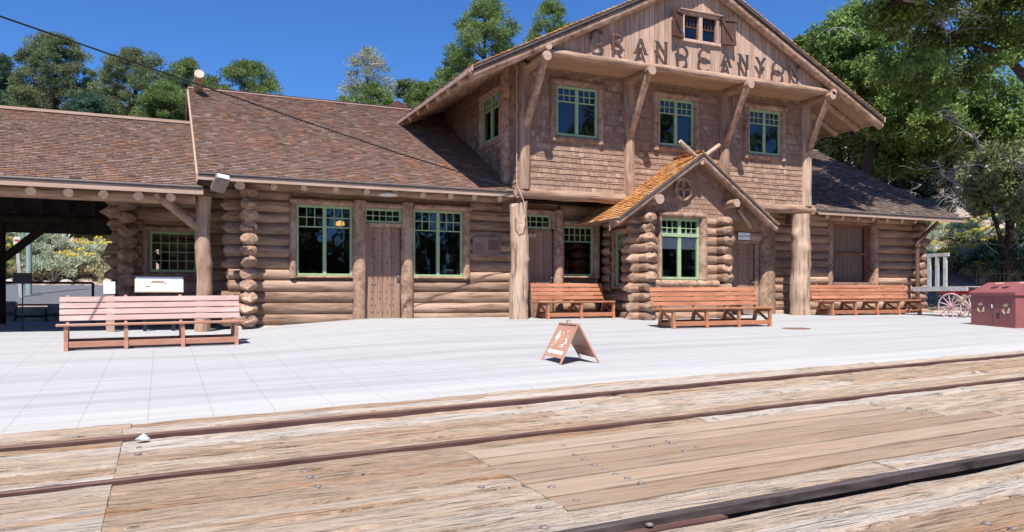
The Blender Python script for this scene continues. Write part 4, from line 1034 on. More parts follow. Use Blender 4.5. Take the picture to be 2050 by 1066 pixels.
for bi, (va, vb) in enumerate(bands):
    if bi == 0:
        ws = [.22, .24, .30]
    else:
        n = max(1, round((vb-va)/(.232 if bi != 2 else .255))); ws = [rnd.uniform(.72, 1.25) for _ in range(n)]; t = sum(ws); ws = [q*(vb-va)/t for q in ws]
        if bi == 4: ws = ws[::-1]
    v0 = va
    for pi, wd in enumerate(ws):
        v1 = min(v0+wd, vb) if bi else v0+wd
        stops = [-12.0, -.27+(0 if v1 < 6.8 else rnd.uniform(-.1, .1))]
        u = stops[-1]
        while u < 27:
            u += rnd.uniform(2.4, 4.6); stops.append(u)
        patch = (bi == 2 and pi >= 1 and pi <= 6)
        if patch: stops = [q for q in stops if not (1.1 < q < 6.8)]+[1.95, 6.0+rnd.uniform(-.3, .5)]; stops.sort()
        for a, b in zip(stops, stops[1:]):
            if patch and abs(a-1.95) < .01: plank(NEWP, a, b, v0, v1, rnd.random(), 0, .35)
            else: plank(DECK, a, b, v0, v1, 1.0 if (bi == 1 and pi == 0 and (b < 0 or 5.5 < a < 8)) else min(.88, max(0, rnd.gauss(.45, .32))))
            if bi and -2 < a < 14:
                for uu in (a+.12, b-.12): 
                    if rnd.random() < .55: bolts.append((uu, (v0+v1)/2+rnd.uniform(-.03, .03)))
        v0 = v1
for (px_, py_) in ((1232, 895), (1150, 910), (1170, 921), (1190, 932), (1210, 940), (1232, 950), (1256, 958), (1283, 967), (1305, 894), (1336, 884), (1395, 896), (1372, 904), (1345, 888), (600, 935), (610, 944), (620, 955), (628, 965), (637, 974), (641, 992), (1975, 1048), (2028, 1058), (1655, 1040), (1370, 1025), (1300, 1050), (1128, 892), (963, 975), (1090, 1056), (20, 945), (130, 905), (150, 897)):
    X, Y, Z = gp(px_, py_); bolts.append((X, Y-DA*X))
dk_o = DECK.build('timber_deck', 'plank'); dk_o['kind'] = 'structure'
np_o = NEWP.build('newer_deck_boards', 'newplank'); np_o['kind'] = 'structure'
mb = MB(); pts = [dk(-14, -8), dk(30, -8), dk(30, 7.3), dk(-14, 7.3)]
mb.add([(x, y, H-1.09+.0243*x+.02*(y-7.4)-.17) for x, y in pts], [(0, 1, 2, 3)], .2); o = mb.build('track_bed', 'interior'); o['kind'] = 'structure'
bolts = [b for b in bolts if b[0] > -3 and b[1] > 1.0]
bolts.sort(key=lambda b: b[0]**2+b[1]**2); bolts = bolts[:100]
bm = None
for i, (u, vv) in enumerate(bolts):
    x, y = dk(u, vv); z = zd(u, vv)
    if bm is None:
        mb = MB(); mb.tube([(0, 0, -.01), (0, 0, .004), (0, 0, .009), (0, 0, .012)], [.021, .021, .015, .005], 10, .5); mb.tube([(0, 0, -.01), (0, 0, .002)], .027, 12, .3)
        bm = mb.build('bolt', 'bolt', dk_o); bm.location = (x, y, z)
    else:
        c = bm.copy(); COL.objects.link(c); c.parent = dk_o; c.location = (x, y, z); s = rnd.uniform(.6, 1.1); c.scale = (s, s, s*.8)
# rails
for i, (v_, m, lab, g) in enumerate(((6.84, 'rust', 'farthest rusty rail beside the concrete platform', None), (5.43, 'rust', 'middle thin rusty rail sunk between weathered planks', None),
                       (3.24, 'steel', 'nearest dark worn steel rail with an open black groove beside it', None))):
    T = thing('rail', (4, 4+v_*0+v_, zd(4, v_)), lab, 'rail', 'rails sunk in the timber deck')
    hw = .027 if i == 0 else .022 if i == 1 else .028; top = .022 if i == 0 else .010 if i == 1 else .02; mb = MB(); prof = [(-hw, -.035), (-hw, top-.008), (-hw*.75, top), (hw*.75, top), (hw, top-.008), (hw, -.035)]
    vs = []; us = [-12+.7*k for k in range(60)]
    for u in us:
        for (a, b) in prof: x, y = dk(u, v_+a); vs.append((x, y, zd(u, v_)+b))
    n = len(prof); mb.add(vs, [(k*n+j, k*n+(j+1) % n, (k+1)*n+(j+1) % n, (k+1)*n+j) for k in range(len(us)-1) for j in range(n)], .5)
    mb.build('rail_head', m, T)
    mb = MB(); vs = []; prof = [(-.009, -.036), (.009, -.036), (.009, -.16), (-.009, -.16)]
    for u in us:
        for (a, b) in prof: x, y = dk(u, v_+a); vs.append((x, y, zd(u, v_)+b))
    n = 4; mb.add(vs, [(k*n+j, k*n+(j+1) % n, (k+1)*n+(j+1) % n, (k+1)*n+j) for k in range(len(us)-1) for j in range(n)], .5)
    mb.build('rail_web', 'black', T)  # black for grease, with the groove's shadow put into the colour
    if i == 2:   # filler block in the groove
        mb = MB(); vs = []
        for u in (1.7, 2.65):
            for (a, b) in ((-.10, -.02), (-.036, -.02), (-.036, -.06), (-.10, -.06)): x, y = dk(u, v_+a); vs.append((x, y, zd(u, v_)+b))
        mb.add(vs, [(0, 1, 5, 4), (1, 2, 6, 5), (2, 3, 7, 6), (3, 0, 4, 7), (3, 2, 1, 0), (4, 5, 6, 7)]); mb.build('filler_strip', 'rust', T)

# manhole cover
x, y, z = gp(1594, 659.5); mb = MB()
for k, (r, h) in enumerate(((.27, .006), (.25, .010))): mb.tube([(0, 0, -.03), (0, 0, h)], r, 32, .5)
for i in range(-4, 5):
    for j in range(-4, 5):
        if i*i+j*j < 18: mb.box((i*.05-.012, j*.05-.012, .0), (i*.05+.012, j*.05+.012, .0125), .4)
o = mb.build('manhole_cover', 'manhole'); o.location = (x, y, z+.014); tag(o, 'round rusty manhole cover set in the concrete platform', 'manhole cover')

# ================================================================= BENCHES
def bench(name, p0, p1, nsup, m, label, over=(.12, .12), scale=1.0, panel=False):
    ms = m; m = 'bench_m' if m == 'bench_glare' else m
    """p0,p1: ground points of the first and last front leg"""
    p0 = Vector((*p0[:2], 0)); p1 = Vector((*p1[:2], 0)); mid = (p0+p1)/2; L = (p1-p0).length
    z0 = zg(mid.x, mid.y)+.012; rz = math.atan2(p1.y-p0.y, p1.x-p0.x)
    T = empty(name, (mid.x, mid.y, z0), label, 'bench', 'slatted benches along the platform', rz)
    T.rotation_euler = (0, -math.atan((zg(p1.x, p1.y)-zg(p0.x, p0.y))/L), rz)
    sh = .40*scale; xa, xb = -L/2-over[0], L/2+over[1]
    # seat boards
    for k, (y0, y1) in enumerate(((-.04, .085), (.10, .215), (.23, .345), (.36, .46))):
        mb = MB(); mb.bbox((xa, y0, sh-.028+k*-.004), (xb, y1, sh+.012-k*.004), .008); mb.build('seat_board', m, T)
    # back slats lean back
    tilt = .30
    for k in range(4):
        v0 = .05+.098*k; v1 = v0+.078; mb = MB(); y0 = .45+tilt*v0; y1 = .45+tilt*v1
        xs_ = (xa+.02, xb-.02)
        mb.add([(xs_[0], y0, sh+v0), (xs_[1], y0, sh+v0), (xs_[1], y1, sh+v1), (xs_[0], y1, sh+v1), (xs_[0], y0+.03, sh+v0-.008), (xs_[1], y0+.03, sh+v0-.008), (xs_[1], y1+.03, sh+v1-.008), (xs_[0], y1+.03, sh+v1-.008)],
               [(0, 1, 2, 3), (4, 7, 6, 5), (0, 4, 5, 1), (1, 5, 6, 2), (2, 6, 7, 3), (3, 7, 4, 0)])
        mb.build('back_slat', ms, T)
    for i in range(nsup):
        x = -L/2+L*i/(nsup-1); w_ = .028
        # front leg, slightly waisted
        mb = MB(); prof = [(-.02, 0), (.075, 0), (.065, sh*.35), (.055, sh*.6), (.085, sh-.03), (-.01, sh-.03), (-.005, sh*.6), (.0, sh*.35)]
        mb.prism([(x-w_, y, z) for y, z in prof], (1, 0, 0), w_*2); mb.build('leg', m, T)
        mb = MB(); prof = [(.60, 0), (.70, 0), (.53, sh), (.45+tilt*.44+.08, sh+.45), (.45+tilt*.44+.03, sh+.45), (.44, sh-.04)]
        prof = [(.56, 0), (.66, 0), (.53, sh*.8), (.53, sh), (.035+.45+tilt*.445+.03, sh+.445), (.035+.45+tilt*.445-.01, sh+.445), (.47, sh), (.44, sh-.06)]
        mb.prism([(x-w_*.8, y, z) for y, z in prof], (1, 0, 0), w_*1.6); mb.build('leg', m, T)
        mb = MB(); mb.bbox((x-w_*.6, .06, sh-.09), (x+w_*.6, .50, sh-.03), .004); mb.bar((x, .04, .10), (x, .60, .06), .03, .08); mb.bar((x, .08, .13), (x, .46, sh-.08), .025, .05); mb.build('side_rail', m, T)
    mb = MB(); mb.bbox((-L/2, .015, .05), (L/2, .045, .14), .004); mb.build('stretcher', m, T)
    mb = MB(); mb.bbox((-L/2, .57, .07), (L/2, .60, .16), .004); mb.build('stretcher', m, T)
    return T
bench('bench', gp(132, 705.5), gp(474, 693), 4, 'bench_glare', 'long bench with glare-pale pinkish slats left of the log cabin corner, alone in the sun', (.13, .13))
bench('bench', gp(1350, 660), gp(1543, 655.5), 4, 'bench', 'orange bench standing in front of the bay window', (.26, .03))
bench('bench', gp(1668, 633.5), gp(1843, 631), 5, 'bench', 'orange bench below the screened freight opening of the right wing', (.30, .05))
bench('bench', gp(1098, 640.5), gp(1229, 638.5), 3, 'bench', 'short orange bench against the wall between log column and bay', (.22, .03))

# ================================================================= A-BOARD
g1, g2, g3, g4 = (Vector(gp(1085, 723)), Vector(gp(1121, 733)), Vector(gp(1163, 719)), Vector(gp(1199, 729)))
c = (g1+g2+g3+g4)/4; AB = empty('sandwich_board', (c.x, c.y, c.z+.012), 'brown folding sandwich board with white restroom and wheelchair symbols and an arrow', 'sign board')
q = [g-c for g in (g1, g2, g3, g4)]
topz = .50; ta = Vector(((q[0].x+q[2].x)/2-.02, (q[0].y+q[2].y)/2, topz)); tb = Vector(((q[1].x+q[3].x)/2-.02, (q[1].y+q[3].y)/2, topz))
def abp(l0, l1, side, marks):
    """l0 = far foot, l1 = near foot"""
    for a, t_ in ((l0, ta), (l1, tb)):
        mb = MB(); mb.bar(a, t_+Vector((0, 0, .01)), .022, .022); mb.build('leg', 'aframe_leg', AB)
    n = (l1-l0).cross(ta-l0).normalized()
    if n.x*side < 0: n = -n
    def P(s, h, o=0.0): return (l0+(ta-l0)*h)*(1-s)+(l1+(tb-l1)*h)*s+n*o
    mb = MB(); mb.add([P(.03, .14, -.006), P(.97, .14, -.006), P(.97, .97, -.006), P(.03, .97, -.006), P(.03, .14, .006), P(.97, .14, .006), P(.97, .97, .006), P(.03, .97, .006)],
                      [(0, 3, 2, 1), (4, 5, 6, 7), (0, 1, 5, 4), (1, 2, 6, 5), (2, 3, 7, 6), (3, 0, 4, 7)], .5)
    if not marks: mb.add([P(.03, .33, -.012), P(.97, .33, -.012), P(.97, .37, -.012), P(.03, .37, -.012)], [(0, 1, 2, 3)], .2)
    pn = mb.build('panel', 'aframe', AB)
    if marks:
        W = (l1-l0).length; Hh = (ta-l0).length; mk = MB()
        def poly(pts): mk.add([P(s, h, .009) for s, h in pts], [tuple(range(len(pts)))])
        def seg(a, b, t_=.014):
            d = Vector(((b[0]-a[0])*W, (b[1]-a[1])*Hh)); nn = Vector((-d.y, d.x)).normalized()*t_/2; e = (nn.x/W, nn.y/Hh)
            poly([(a[0]-e[0], a[1]-e[1]), (b[0]-e[0], b[1]-e[1]), (b[0]+e[0], b[1]+e[1]), (a[0]+e[0], a[1]+e[1])])
        def circ(cx_, cy_, r, full=True, a0=0, a1=360, t_=.012):
            if full: poly([(cx_+r*math.cos(R(a))/W, cy_+r*math.sin(R(a))/Hh) for a in range(0, 360, 30)])
            else:
                for a in range(a0, a1, 20): seg((cx_+r*math.cos(R(a))/W, cy_+r*math.sin(R(a))/Hh), (cx_+r*math.cos(R(a+20))/W, cy_+r*math.sin(R(a+20))/Hh), t_)
        circ(.27, .77, .018); poly([(.24, .74), (.30, .74), (.36, .58), (.18, .58)]); seg((.25, .58), (.25, .47)); seg((.30, .58), (.30, .47)); seg((.22, .73), (.15, .61), .01); seg((.32, .73), (.39, .61), .01)
        seg((.47, .80), (.47, .46), .008)
        circ(.68, .79, .018); seg((.68, .77), (.67, .62), .018); seg((.67, .62), (.80, .61), .016); seg((.80, .61), (.84, .49), .016); seg((.68, .70), (.79, .70), .012); circ(.68, .57, .062, False, 100, 350)
        poly([(.12, .43), (.80, .43), (.80, .418), (.12, .418)])
        poly([(.06, .27), (.24, .35), (.24, .31), (.90, .31), (.90, .225), (.24, .225), (.24, .19)])
        mk.build('pictograms', 'white', pn)
abp(q[0], q[1], -1, True); abp(q[2], q[3], 1, False)
mb = MB(); mb.bar(ta, tb, .05, .02); mb.build('top_bar', 'aframe_leg', AB)
m_ = (ta+tb)/2; mb = MB(); mb.tube([m_+Vector((0, .06, .01)), m_+Vector((0, .05, .045)), m_+Vector((0, -.05, .045)), m_+Vector((0, -.06, .01))], .008, 8); mb.build('handle', 'aframe_leg', AB)

# ================================================================= FOLIAGE
def quads_obj(name, V, tones, m, parent, **k):
    """V: (n,4,3) array of leaf quads"""
    V = np.asarray(V, dtype=np.float32); n = len(V); me = bpy.data.meshes.new(name)
    me.vertices.add(n*4); me.vertices.foreach_set('co', V.reshape(-1))
    me.loops.add(n*4); me.loops.foreach_set('vertex_index', np.arange(n*4, dtype=np.int32))
    me.polygons.add(n); me.polygons.foreach_set('loop_start', np.arange(0, n*4, 4, dtype=np.int32)); me.polygons.foreach_set('loop_total', np.full(n, 4, dtype=np.int32))
    me.update(calc_edges=True); me.materials.append(M[m])
    a = me.attributes.new('tone', 'FLOAT', 'FACE'); a.data.foreach_set('value', np.asarray(tones, dtype=np.float32))
    o = bpy.data.objects.new(name, me); COL.objects.link(o)
    if parent is not None: o.parent = parent; ALL_CH.setdefault(parent.name, []).append(o)
    return tag(o, **k)
def tufts(rng, C, rad, per, ln, wd, needle=False, flat=.75, up=.25):
    """leaf quads round clump centres C (n,3) with radii rad (n,)"""
    n = len(C); N = n*per; idx = np.repeat(np.arange(n), per)
    d = rng.normal(size=(N, 3)); d /= np.linalg.norm(d, axis=1)[:, None]
    r = rng.random(N)**.45
    P = C[idx]+d*(r*rad[idx])[:, None]*np.array([1, 1, flat])
    if needle: A = d+rng.normal(size=(N, 3))*.55+np.array([0, 0, up])
    else: A = rng.normal(size=(N, 3))+np.array([0, 0, -.15])
    A /= np.linalg.norm(A, axis=1)[:, None]
    B = np.cross(A, rng.normal(size=(N, 3))); B /= np.linalg.norm(B, axis=1)[:, None]
    s = rng.uniform(.65, 1.3, N)[:, None]; A = A*ln*s; B = B*wd*s
    V = np.stack([P-A*.5, P+B*.5-A*.05, P+A*.5, P-B*.5-A*.05], axis=1)
    ct = rng.random(n)*.55
    t = np.clip(ct[idx]+rng.random(N)*.5, 0, 1)
    return V, t
def limb(mb, rnd, p, q, r0, r1, n=5, sag=.12):
    p, q = Vector(p), Vector(q); L = (q-p).length; pts = []; k1 = Vector((rnd.uniform(-1, 1), rnd.uniform(-1, 1), rnd.uniform(-.3, 1)))*L*sag
    for i in range(n): t = i/(n-1); pts.append(p+(q-p)*t+k1*math.sin(math.pi*t)+Vector((rnd.uniform(-1, 1), rnd.uniform(-1, 1), rnd.uniform(-1, 1)))*L*.02)
    mb.tube(pts, [r0+(r1-r0)*i/(n-1) for i in range(n)], 6, .5, seed=rnd.randrange(9999), cap='none')
    return pts
def tree(name, loc, hgt, rad, label, cat='tree', m='pine', seed=0, clumps=110, per=120, h0=.25, needle=True, shape='round', ln=.24, wd=.042, crad=.5, group=None, trunk_r=None, dead=0, lean=(0, 0), kindlobes=6):
    rng = np.random.default_rng(seed); rnd = random.Random(seed)
    T = empty(name, loc, label, cat, group)
    lob = [(rnd.uniform(0, 6.28), rnd.uniform(h0, 1), rnd.uniform(.75, 1.3)) for _ in range(kindlobes)]
    C = []; 
    while len(C) < clumps:
        h = rng.random()**.85*(1-h0)+h0; th = rng.random()*6.283; f = (h-h0)/(1-h0)
        if shape == 'round': pr = math.sqrt(max(0, 1-(2*f-.85)**2/1.35)) if f > .0 else .3
        elif shape == 'cone': pr = (1-f)**.75*.95+.10
        else: pr = math.sqrt(max(0.0, 1-(f*1.02-.15)**2))
        e = 1.0
        for (lt, lh, lr) in lob:
            dd = math.cos(th-lt)*.5+.5; e = max(e*.96, e*(1+(lr-1)*dd**3*math.exp(-((h-lh)/.22)**2)))
        rr = rad*pr*e*(.22+.78*rng.random()**.6)
        if rnd.random() < .08: rr *= 1.15
        C.append((math.cos(th)*rr+lean[0]*h, math.sin(th)*rr+lean[1]*h, h*hgt))
    C = np.array(C); R_ = crad*rng.uniform(.6, 1.25, len(C))
    V, t = tufts(rng, C, R_, per, ln, wd, needle)
    mb = MB(); tr_ = trunk_r or hgt*.022
    top = Vector((lean[0], lean[1], hgt*.93)); tp = [Vector((0, 0, -.6)), Vector((0, 0, hgt*.15)), Vector((lean[0]*.4, lean[1]*.4, hgt*.45)), Vector((lean[0]*.75, lean[1]*.75, hgt*.72)), top]
    mb.tube(tp, [tr_*1.3, tr_, tr_*.8, tr_*.5, .03], 9, .5, wob=.05, seed=seed)
    for i in rnd.sample(range(len(C)), min(len(C), int(len(C)*.45))):
        c = Vector(C[i]); zb_ = max(.12*hgt, c.z-abs(math.hypot(c.x, c.y))*rnd.uniform(.3, .7)); f = zb_/hgt
        limb(mb, rnd, (lean[0]*f, lean[1]*f, zb_), c, tr_*.30*(1.15-f), .012)
    mb.build('trunk', 'bark', T)
    quads_obj('crown', V, t, m, T)
    if dead:
        mb = MB()
        for _ in range(dead):
            z = rnd.uniform(h0*.6, .85)*hgt; th = rnd.uniform(0, 6.28); Lb = rad*rnd.uniform(.6, 1.15)
            p = Vector((0, 0, z)); q = p+Vector((math.cos(th), math.sin(th), rnd.uniform(-.1, .5)))*Lb
            pts = limb(mb, rnd, p, q, .05, .015, 6, .2)
            for k in range(5):
                s0 = pts[rnd.randrange(2, 6)]; e = s0+Vector((rnd.uniform(-1, 1), rnd.uniform(-1, 1), rnd.uniform(-.5, .8)))*Lb*.35
                pp = limb(mb, rnd, s0, e, .015, .006, 4, .2)
                for _k in range(3): limb(mb, rnd, pp[2], pp[3]+Vector((rnd.uniform(-1, 1), rnd.uniform(-1, 1), rnd.uniform(-1, 1)))*Lb*.16, .008, .004, 3, .2)
        mb.build('dead_branches', 'deadwood', T)
    return T
def backtree(px, top_py, half_px, F, base_z=None, **k):
    X, Y = fr(px, F); bz = zterr(X, Y)-.2 if base_z is None else base_z
    zt = zpx(top_py, F); rad = half_px/FPX*F
    return tree(k.pop('name', 'pine_tree'), (X, Y, bz), zt-bz, rad*1.15, **k)
G1 = 'pine trees beyond the shelter and station roofs'
for i, (px, ty, hp, F, kw_) in enumerate([
    (8, 112, 46, 50, dict(label='dark pine cut by the left edge of the picture', m='juniper', shape='cone', h0=.30, seed=101)),
    (112, 70, 76, 50, dict(label='tall full dark green pine, second from the left above the shelter roof', m='pine', clumps=190, shape='round', h0=.28, seed=102)),
    (178, 185, 48, 44, dict(label='low dark pine between the tall full pine and the wide crowned one', m='juniper', clumps=90, seed=103)),
    (272, 102, 82, 48, dict(label='wide crowned pine with its trunk showing, over the middle of the shelter ridge', m='pine', clumps=190, seed=104, dead=4)),
    (232, 165, 40, 52, dict(label='smaller pine half hidden behind the wide crowned pine', m='pine', clumps=90, seed=105)),
    (372, 118, 58, 50, dict(label='yellowish green pine just behind the ridge pole of the station roof', m='pine_y', clumps=140, seed=106)),
    (497, 122, 58, 50, dict(label='round yellow green pine top above the left wing ridge', m='pine_y', clumps=140, h0=.4, seed=107)),
    (735, 95, 60, 50, dict(label='pale greyish half bare pine standing alone above the left wing roof', m='pale', clumps=130, seed=108, dead=10, per=80)),
    (742, 170, 75, 49, dict(label='darker low pine under the pale half bare pine', m='pine_y', clumps=110, h0=.4, seed=109)),
    (815, 158, 45, 52, dict(label='small green pine right of the pale half bare pine', m='pine', clumps=90, h0=.4, seed=110)),
    (880, 145, 45, 52, dict(label='green pine low behind the eave of the upper roof', m='pine_y', clumps=90, h0=.4, seed=111)),
    (970, 2, 82, 46, dict(label='big bright green pine reaching the top edge left of the gable', m='pine_y', clumps=200, h0=.35, seed=112)),
    (1108, 2, 58, 50, dict(label='bright pine just left of the gable slope', m='pine_y', clumps=130, h0=.4, seed=113)),
    (60, 170, 60, 53, dict(label='low dark pine filling the gap left of the tall full pine', m='pine', clumps=110, seed=115)),
    (330, 165, 60, 46, dict(label='yellowish pine low between the wide crowned pine and the ridge pole', m='pine_y', clumps=110, seed=116)),
    (425, 150, 34, 53, dict(label='small pine just right of the station ridge pole', m='pine', clumps=80, seed=117)),
    (845, 165, 40, 49, dict(label='low yellow green pine touching the upper eave', m='pine_y', clumps=90, h0=.4, seed=118)),
    (925, 105, 50, 50, dict(label='lower pine between the big bright pine and the eave tip', m='pine', clumps=90, h0=.4, seed=114)),
    ]):
    cr = .50 if hp > 50 else .42
    backtree(px, ty+6, hp*.92, F, group=G1, crad=cr, per=kw_.pop('per', 200), **kw_)

# the big broadleaf trees on the right
def bigtree(name, loc, ells, label, m, seed, per, ln, wd, crad, trunk, dead=0, group=None, cat='tree'):
    """ells: crown masses (dx, dy, dz, rx, ry, rz, n clumps) relative to loc; trunk: list of (points, r0, r1)"""
    rng = np.random.default_rng(seed); rnd = random.Random(seed); T = empty(name, loc, label, cat, group); C = []
    for (x, y, z, rx, ry, rz, n) in ells:
        d = rng.normal(size=(n, 3)); d /= np.linalg.norm(d, axis=1)[:, None]; r = rng.random(n)**.40
        C.append(np.array([x, y, z])+d*r[:, None]*np.array([rx, ry, rz]))
    C = np.concatenate(C); V, t = tufts(rng, C, crad*rng.uniform(.5, 1.3, len(C)), per, ln, wd, False, .8)
    mb = MB(); nodes = []
    for pts, r0, r1 in trunk:
        pts = [Vector(p) for p in pts]; n = len(pts)
        sm = []
        for i in range(n-1):
            for k in range(3): sm.append(pts[i]+(pts[i+1]-pts[i])*k/3+Vector((rnd.uniform(-1, 1), rnd.uniform(-1, 1), 0))*.05)
        sm.append(pts[-1]); mb.tube(sm, [r0+(r1-r0)*i/(len(sm)-1) for i in range(len(sm))], 9, .5, wob=.06, seed=seed); nodes += sm[2:]
    for i in rnd.sample(range(len(C)), int(len(C)*.45)):
        c = Vector(C[i]); nd = min(nodes, key=lambda p: (p-c).length); limb(mb, rnd, nd, c, .05, .010, 5, .15)
    mb.build('trunk', 'bark', T); quads_obj('crown', V, t, m, T)
    if dead:
        mb = MB()
        for _ in range(dead):
            p = nodes[rnd.randrange(len(nodes))]; d = Vector((rnd.uniform(-1, 1), rnd.uniform(-1, .6), rnd.uniform(-.8, .7))); q = p+d*rnd.uniform(1.5, 3.2)
            pts = limb(mb, rnd, p, q, .045, .015, 6, .22)
            for k in range(6):
                s0 = pts[rnd.randrange(2, 6)]; e = s0+Vector((rnd.uniform(-1, 1), rnd.uniform(-1, 1), rnd.uniform(-.8, .8)))*1.0
                pp = limb(mb, rnd, s0, e, .016, .007, 4, .25)
                for _k in range(4): limb(mb, rnd, pp[rnd.randrange(1, 4)], pp[3]+Vector((rnd.uniform(-1, 1), rnd.uniform(-1, 1), rnd.uniform(-1, 1)))*.5, .009, .004, 3, .2)
        mb.build('dead_branches', 'deadwood', T)
    return T
G2 = 'broadleaf trees on the right hillside'
def rel(loc, px, py, F): X, Y = fr(px, F); return (X-loc[0], Y-loc[1], zpx(py, F)-loc[2])
# near tree leaning over the right wing
x, y = fr(2190, 27); A = (x, y, .6)
def EL(loc, px, py, F, rp, rz, n, ry=None):
    r = rp/FPX*F; return (*rel(loc, px, py, F), r, ry or r*1.1, rz/FPX*F, n)
bigtree('broadleaf_tree', A, [EL(A, 1960, -60, 25, 230, 160, 135), EL(A, 1850, -150, 22, 150, 150, 120), EL(A, 1795, 30, 25, 60, 50, 22), EL(A, 1760, -230, 19.5, 110, 120, 70), EL(A, 1870, 130, 26, 120, 90, 44), EL(A, 2020, 60, 26, 80, 80, 30)],
        'big near broadleaf tree at the right edge, its crown hanging over the right wing roof', 'broad', 201, 190, .14, .09, .48,
        [([(0, 0, -1), (-.3, .2, 3), rel(A, 2130, 250, 27), rel(A, 2010, 110, 26), rel(A, 1960, -20, 26), rel(A, 1900, -150, 24)], .24, .07),
         ([rel(A, 2130, 250, 27), rel(A, 2140, 80, 28), rel(A, 2110, -60, 28)], .20, .08), ([rel(A, 2010, 110, 26), rel(A, 1880, 60, 25), rel(A, 1800, 0, 24)], .12, .04)], dead=16, group=G2)
x, y = fr(1735, 37); B_ = (x, y, zterr(x, y)-.3)
bigtree('broadleaf_tree', B_, [EL(B_, 1680, 110, 37, 75, 65, 95), EL(B_, 1760, 160, 36, 95, 100, 140), EL(B_, 1830, 210, 35, 80, 90, 90), EL(B_, 1660, 190, 38, 50, 80, 45), EL(B_, 1610, 120, 40, 40, 45, 26), EL(B_, 1700, 45, 37, 30, 30, 16)],
        'sunny green broadleaf tree rising just behind the right slope of the gable', 'broad', 202, 190, .17, .10, .56,
        [([(0, 0, -.5), (0, 0, 3.5), rel(B_, 1750, 250, 37), rel(B_, 1720, 130, 37)], .3, .08), ([rel(B_, 1750, 250, 37), rel(B_, 1800, 170, 36)], .15, .06)], dead=4, group=G2)
x, y = fr(1900, 38); C3 = (x, y, zterr(x, y)-.3)
bigtree('broadleaf_tree', C3, [EL(C3, 1880, 260, 38, 90, 70, 75), EL(C3, 1960, 200, 37, 80, 60, 45), EL(C3, 2030, 270, 36, 60, 70, 45), EL(C3, 1790, 300, 39, 60, 60, 60)],
        'dark shaded tree with drooping bare twigs on the slope behind the right wing', 'broad', 203, 170, .17, .10, .56,
        [([(0, 0, -.5), (0, 0, 2), rel(C3, 1900, 280, 38), rel(C3, 1890, 180, 38)], .28, .08), ([rel(C3, 1900, 280, 38), rel(C3, 2000, 230, 37)], .15, .05)], dead=14, group=G2)
x, y = fr(2010, 30); D3 = (x, y, zterr(x, y)-.3)
bigtree('broadleaf_tree', D3, [EL(D3, 2020, 350, 30, 75, 65, 60), EL(D3, 1975, 385, 30, 45, 40, 26), EL(D3, 2050, 420, 29, 30, 40, 12)],
        'grey half dead tree of tangled twigs at the right edge above the fence', 'scrub', 204, 110, .16, .09, .5,
        [([(0, 0, -.5), (.1, 0, 1.5), rel(D3, 2020, 350, 30), rel(D3, 2000, 290, 30)], .16, .05), ([(.1, 0, 1.5), rel(D3, 1960, 330, 30)], .1, .04), ([(.1, 0, 1.5), rel(D3, 2060, 300, 29)], .1, .04)], dead=12, group=G2)
for i, (px, py, rp, m, lab) in enumerate(((1700, 300, 70, 'scrub', 'light grey green scrub tree just above the right wing roof beside the upper wall'), (1650, 262, 40, 'scrub', 'grey green scrub tree half hidden by the upper floor corner'), (1800, 345, 60, 'juniper', 'dark juniper behind the middle of the right wing roof'),
                                          (1875, 385, 45, 'scrub', 'greyish scrub tree above the eave end of the right wing'), (1950, 300, 60, 'scrub', 'pale scrub tree between the dark shaded tree and the right edge'), (1745, 230, 60, 'juniper', 'dark juniper under the sunny broadleaf tree'))):
    F = 41+i*.6; backtree(px, py-rp, rp, F, name='scrub_tree', label=lab, m=m, needle=False, ln=.2, wd=.12, clumps=90, per=110, h0=.12, crad=.62, seed=300+i, group='scrub trees on the right hillside', dead=3)

# ---------------------------------------------------------------- shrubs, rocks
def shrub_proto(name, m, seed, tall=.8, rad=.6, per=70, n=26, ln=.13, wd=.04, tips=None, stems=True):
    rng = np.random.default_rng(seed); rnd = random.Random(seed); T = empty(name, (0, 0, 0), '', 'shrub')
    C = np.array([(math.cos(a)*r*rad, math.sin(a)*r*rad, tall*(.35+.55*h*(1-.45*r*r))) for a, r, h in zip(rng.random(n)*6.28, rng.random(n)**.5, rng.random(n)**.6)])
    V, t = tufts(rng, C, rad*.36*rng.uniform(.7, 1.3, n), per, ln, wd, True, .8, up=.9)
    mb = MB()
    for i in range(0, n, 2): limb(mb, rnd, (0, 0, -.15), C[i], .018, .006, 4, .1)
    mb.build('stems', 'deadwood', T); fo_ = (V, t)
    if not tips: quads_obj('foliage', V, t, m, T)
    if tips:
        Ct = C[C[:, 2] > np.quantile(C[:, 2], .35)]+np.array([0, 0, .14*tall]); V, t = tufts(rng, Ct, np.full(len(Ct), rad*.28), 34, .05, .045, False, .35)
        t = np.clip(t*.3+.7, 0, 1); o_ = quads_obj('foliage', np.concatenate([fo_[0], V]), np.concatenate([fo_[1], t]), m, T); o_.data.materials.append(M[tips]); o_.data.polygons.foreach_set('material_index', np.array([0]*len(fo_[0])+[1]*len(V), dtype=np.int32))
    return T
protos = {'sage': shrub_proto('sagebrush', 'sage', 1), 'rabbit': shrub_proto('flowering_shrub', 'scrub', 2, .8, .6, tips='yellow'), 'rabbit2': shrub_proto('flowering_shrub', 'sage', 3, .9, .6, tips='yellow'),
          'bush': shrub_proto('green_bush', 'pine_y', 4, 1.6, 1.3, 130, 50, .2, .07), 'dry': shrub_proto('dry_shrub', 'drygrass', 5, .5, .5, 60, 20), 'jun': shrub_proto('dark_bush', 'juniper', 6, 1.5, 1.1, 130, 46, .17, .07)}
used = set(); SG = {}
